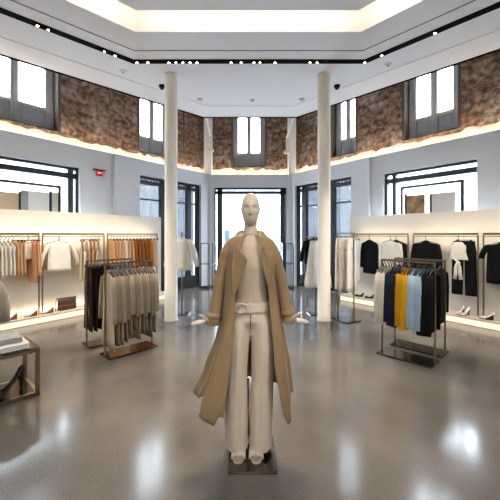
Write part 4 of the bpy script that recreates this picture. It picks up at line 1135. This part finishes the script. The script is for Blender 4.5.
# sleeves
for s in (-1, 1):
    bm = B()
    if s < 0: P = [(-.125, .012, 1.535), (-.150, .012, 1.515), (-.172, .014, 1.46), (-.190, .018, 1.38), (-.212, .022, 1.28), (-.234, .016, 1.16), (-.256, .004, 1.05), (-.271, -.006, .965), (-.274, -.007, .945)]
    else: P = [(.125, .012, 1.535), (.150, .012, 1.515), (.175, .014, 1.46), (.195, .018, 1.38), (.218, .022, 1.28), (.243, .016, 1.17), (.265, .004, 1.07), (.281, -.006, .985), (.284, -.007, .965)]
    ra = [.025, .044, .052, .052, .051, .049, .047, .046, .046]
    PP, RA = [], []
    for i in range(len(P)-1):
        for k in range(4):
            t_ = k/4; PP.append(Vector(P[i]).lerp(Vector(P[i+1]), t_)); RA.append((ra[i]+(ra[i+1]-ra[i])*t_)*(1+.05*math.sin((i*4+k)*1.25+s)+.03*math.sin((i*4+k)*.5)))
    PP.append(Vector(P[-1])); RA.append(ra[-1])
    tube(bm, PP, RA, 22, ry=[r_*1.3 for r_ in RA])
    bm.faces.ensure_lookup_table()
    bm.faces.remove(bm.faces[-1])
    so = obj('sleeve', bm, M_camel, COAT, smooth=True)
    sm = so.modifiers.new('thick', 'SOLIDIFY'); sm.thickness = .005; sm.offset = -1
    a, b = PP[-8], PP[-6]
    bm = B(); tube(bm, [a, b], [RA[-8]*1.04, RA[-6]*1.04], 22, ry=[RA[-8]*1.34, RA[-6]*1.34]); obj('cuff_strap', bm, M_camel, so, smooth=True)
# collar leaf round the neck
def flap(name, outline, y, thick, m, parent, bend=0.0):
    """thin cloth flap in the coat front: outline in (x, z), following the chest curve"""
    bm = B(); n = len(outline)
    def P3(x, z, o): return (x, y(x, z)-o, z)
    a = [bm.verts.new(P3(x, z, 0)) for x, z in outline]; b = [bm.verts.new(P3(x, z, thick)) for x, z in outline]
    bm.faces.new(a); bm.faces.new(b)
    for i in range(n): bm.faces.new((a[i], a[(i+1) % n], b[(i+1) % n], b[i]))
    return obj(name, bm, m, parent)
bm = B(); n = 40; rows = []
for kk in range(6):
    w = kk/5; r = []
    for i in range(n+1):
        f = -2.62+5.24*i/n; fb = f                       # 0 = back of the neck
        e_ = max(0, (abs(fb)-1.5)/1.12)
        top = Vector((MX+.068*math.sin(fb), .016+.064*math.cos(fb), 1.632-.035*e_**1.5))
        out = Vector((MX+.132*math.sin(fb)*(1+.05*e_), .012+.112*math.cos(fb)-.03*e_, 1.578-.085*e_**1.2))
        p = top.lerp(out, w); p.z += .016*math.sin(PI*min(1, w*1.2)); r.append(p)
    rows.append(r)
loft(bm, rows, close=False, cap=False)
co = obj('collar', bm, M_camel, COAT, smooth=True); sm = co.modifiers.new('thick', 'SOLIDIFY'); sm.thickness = .006; sm.offset = 0
chest = lambda x, z: .012-lerp(CT, z)[2]*math.sqrt(max(.05, 1-(min(abs(x), .2)/.215)**2))-.008
flap('lapel', [(-.052, 1.565), (-.070, 1.505), (-.018, 1.428), (-.088, 1.22), (-.118, 1.18), (-.125, 1.40), (-.105, 1.52)], lambda x, z: chest(min(x, -.07), z)-.012-.028*gauss(x+.018, .045)*gauss(z-1.428, .06), .008, M_camel, COAT)
flap('lapel', [(.056, 1.565), (.098, 1.470), (.158, 1.412), (.150, 1.34), (.132, 1.20), (.092, 1.36), (.070, 1.50)], lambda x, z: chest(x, z)-.012-.03*gauss(x-.158, .04)*gauss(z-1.41, .06), .008, M_camel, COAT)
flap('storm_flap', [(.105, 1.475), (.17, 1.49), (.19, 1.40), (.165, 1.375), (.135, 1.42)], lambda x, z: chest(x, z)-.001, .006, M_camel, COAT)

# ------------------------------------------------------------------ outside
tag(box_obj('ground_outside', (-60, 60, -30, 80, -.25, -.15), M_pave), kind='structure')
def building(label, x, y, rz, w, h, rows_, cols):
    e = thing('building', label, 'building', (x, y, -.15), rz, 'pale buildings across the street')
    box_obj('facade', (-w/2, w/2, 0, 6, 0, h), M_fac, e)
    bm = B()
    for i in range(cols):
        for j in range(rows_):
            cx = -w/2+w*(i+.5)/cols; z = h*(j+.35)/rows_; add_box(bm, cx-w/cols*.24, cx+w/cols*.24, -.05, .02, z, z+h/rows_*.55)
    obj('windows', bm, M_facw, e)['kind'] = 'stuff'
    bm = B()
    for j in range(rows_): add_box(bm, -w/2, w/2, -.18, 0, h*(j+.97)/rows_-.15, h*(j+.97)/rows_)
    obj('cornice', bm, M_fac, e)
building('pale building seen through the back window behind the mannequin head', 0, 46, 0, 26, 12, 4, 9)
building('pale building beyond the left windows', -30, 30, .75, 30, 12, 4, 10)
building('pale building beyond the right windows', 30, 30, -.75, 30, 12, 4, 10)
def bare_tree(label, x, y, h, seed):
    rnd = random.Random(seed); e = thing('bare_tree', label, 'tree', (x, y, -.15), 0, 'bare street trees')
    bm = B(); tube(bm, [(0, 0, 0), (.05, 0, h*.25), (0, .05, h*.5), (.05, 0, h*.7)], [.14, .11, .08, .05], 8); obj('trunk', bm, M_bark, e, smooth=True)
    for k in range(9):
        bm = B(); z = h*(.3+.4*rnd.random()); a = rnd.random()*2*PI; p = Vector((0, 0, z)); pts = [p]; r = [.05]
        for q in range(4):
            p = p+Vector((math.cos(a)*.5, math.sin(a)*.5, .45+.2*rnd.random())); a += rnd.uniform(-.5, .5); pts.append(p); r.append(.035-.008*q)
        tube(bm, pts, r, 6)
        for q in range(1, 4):
            b = pts[q]; a2 = a+rnd.uniform(-1.5, 1.5); tube(bm, [b, b+Vector((math.cos(a2)*.4, math.sin(a2)*.4, .3)), b+Vector((math.cos(a2)*.7, math.sin(a2)*.7, .8))], [.02, .014, .007], 5)
        obj('branch', bm, M_bark, e, smooth=True)
bare_tree('bare street tree outside the glazed door on the left', -8.5, 19, 8, 3)
bare_tree('bare street tree outside the glazed door on the right', 7.5, 18, 7, 5)
e = thing('street_cabinet', 'dark blue-green street cabinet outside seen beside the mannequin neck', 'cabinet', (-1.85, 26, -.15), 0)
bm = B(); add_box(bm, -.26, .22, -.2, .2, 0, 2.15); obj('cabinet_body', bm, M_blue, e, bevel=.02)
bm = B(); add_box(bm, -.3, .26, -.24, .24, 2.15, 2.22); obj('cabinet_cap', bm, M_board, e, bevel=.01)
bm = B(); add_box(bm, -.02, -.0, -.215, -.2, .2, 2.0); obj('door_seam', bm, M_dark, e)

# ------------------------------------------------------------------ sky, camera, view
W = bpy.data.worlds.new('sky'); SC.world = W; W.use_nodes = True
bg = W.node_tree.nodes['Background']; bg.inputs[0].default_value = (.80, .90, 1.0, 1); bg.inputs[1].default_value = 11
cd = bpy.data.cameras.new('camera'); cam = bpy.data.objects.new('camera', cd); COL.objects.link(cam)
cd.sensor_width = 36; cd.lens = F/500*36; cd.shift_y = -.03; cd.clip_start = .05; cd.clip_end = 300
cam.location = (0, 0, CAMZ); cam.rotation_euler = (PI/2, 0, 0); SC.camera = cam
vs = SC.view_settings; vs.view_transform = 'Standard'; vs.look = 'None'; vs.gamma = 1; vs.use_curve_mapping = False; vs.exposure = 1.12
SC.cycles.use_denoising = True
SC.cycles.max_bounces = 8; SC.cycles.diffuse_bounces = 5; SC.cycles.transparent_max_bounces = 12
SC.cycles.caustics_reflective = False; SC.cycles.caustics_refractive = False; SC.cycles.sample_clamp_indirect = 6
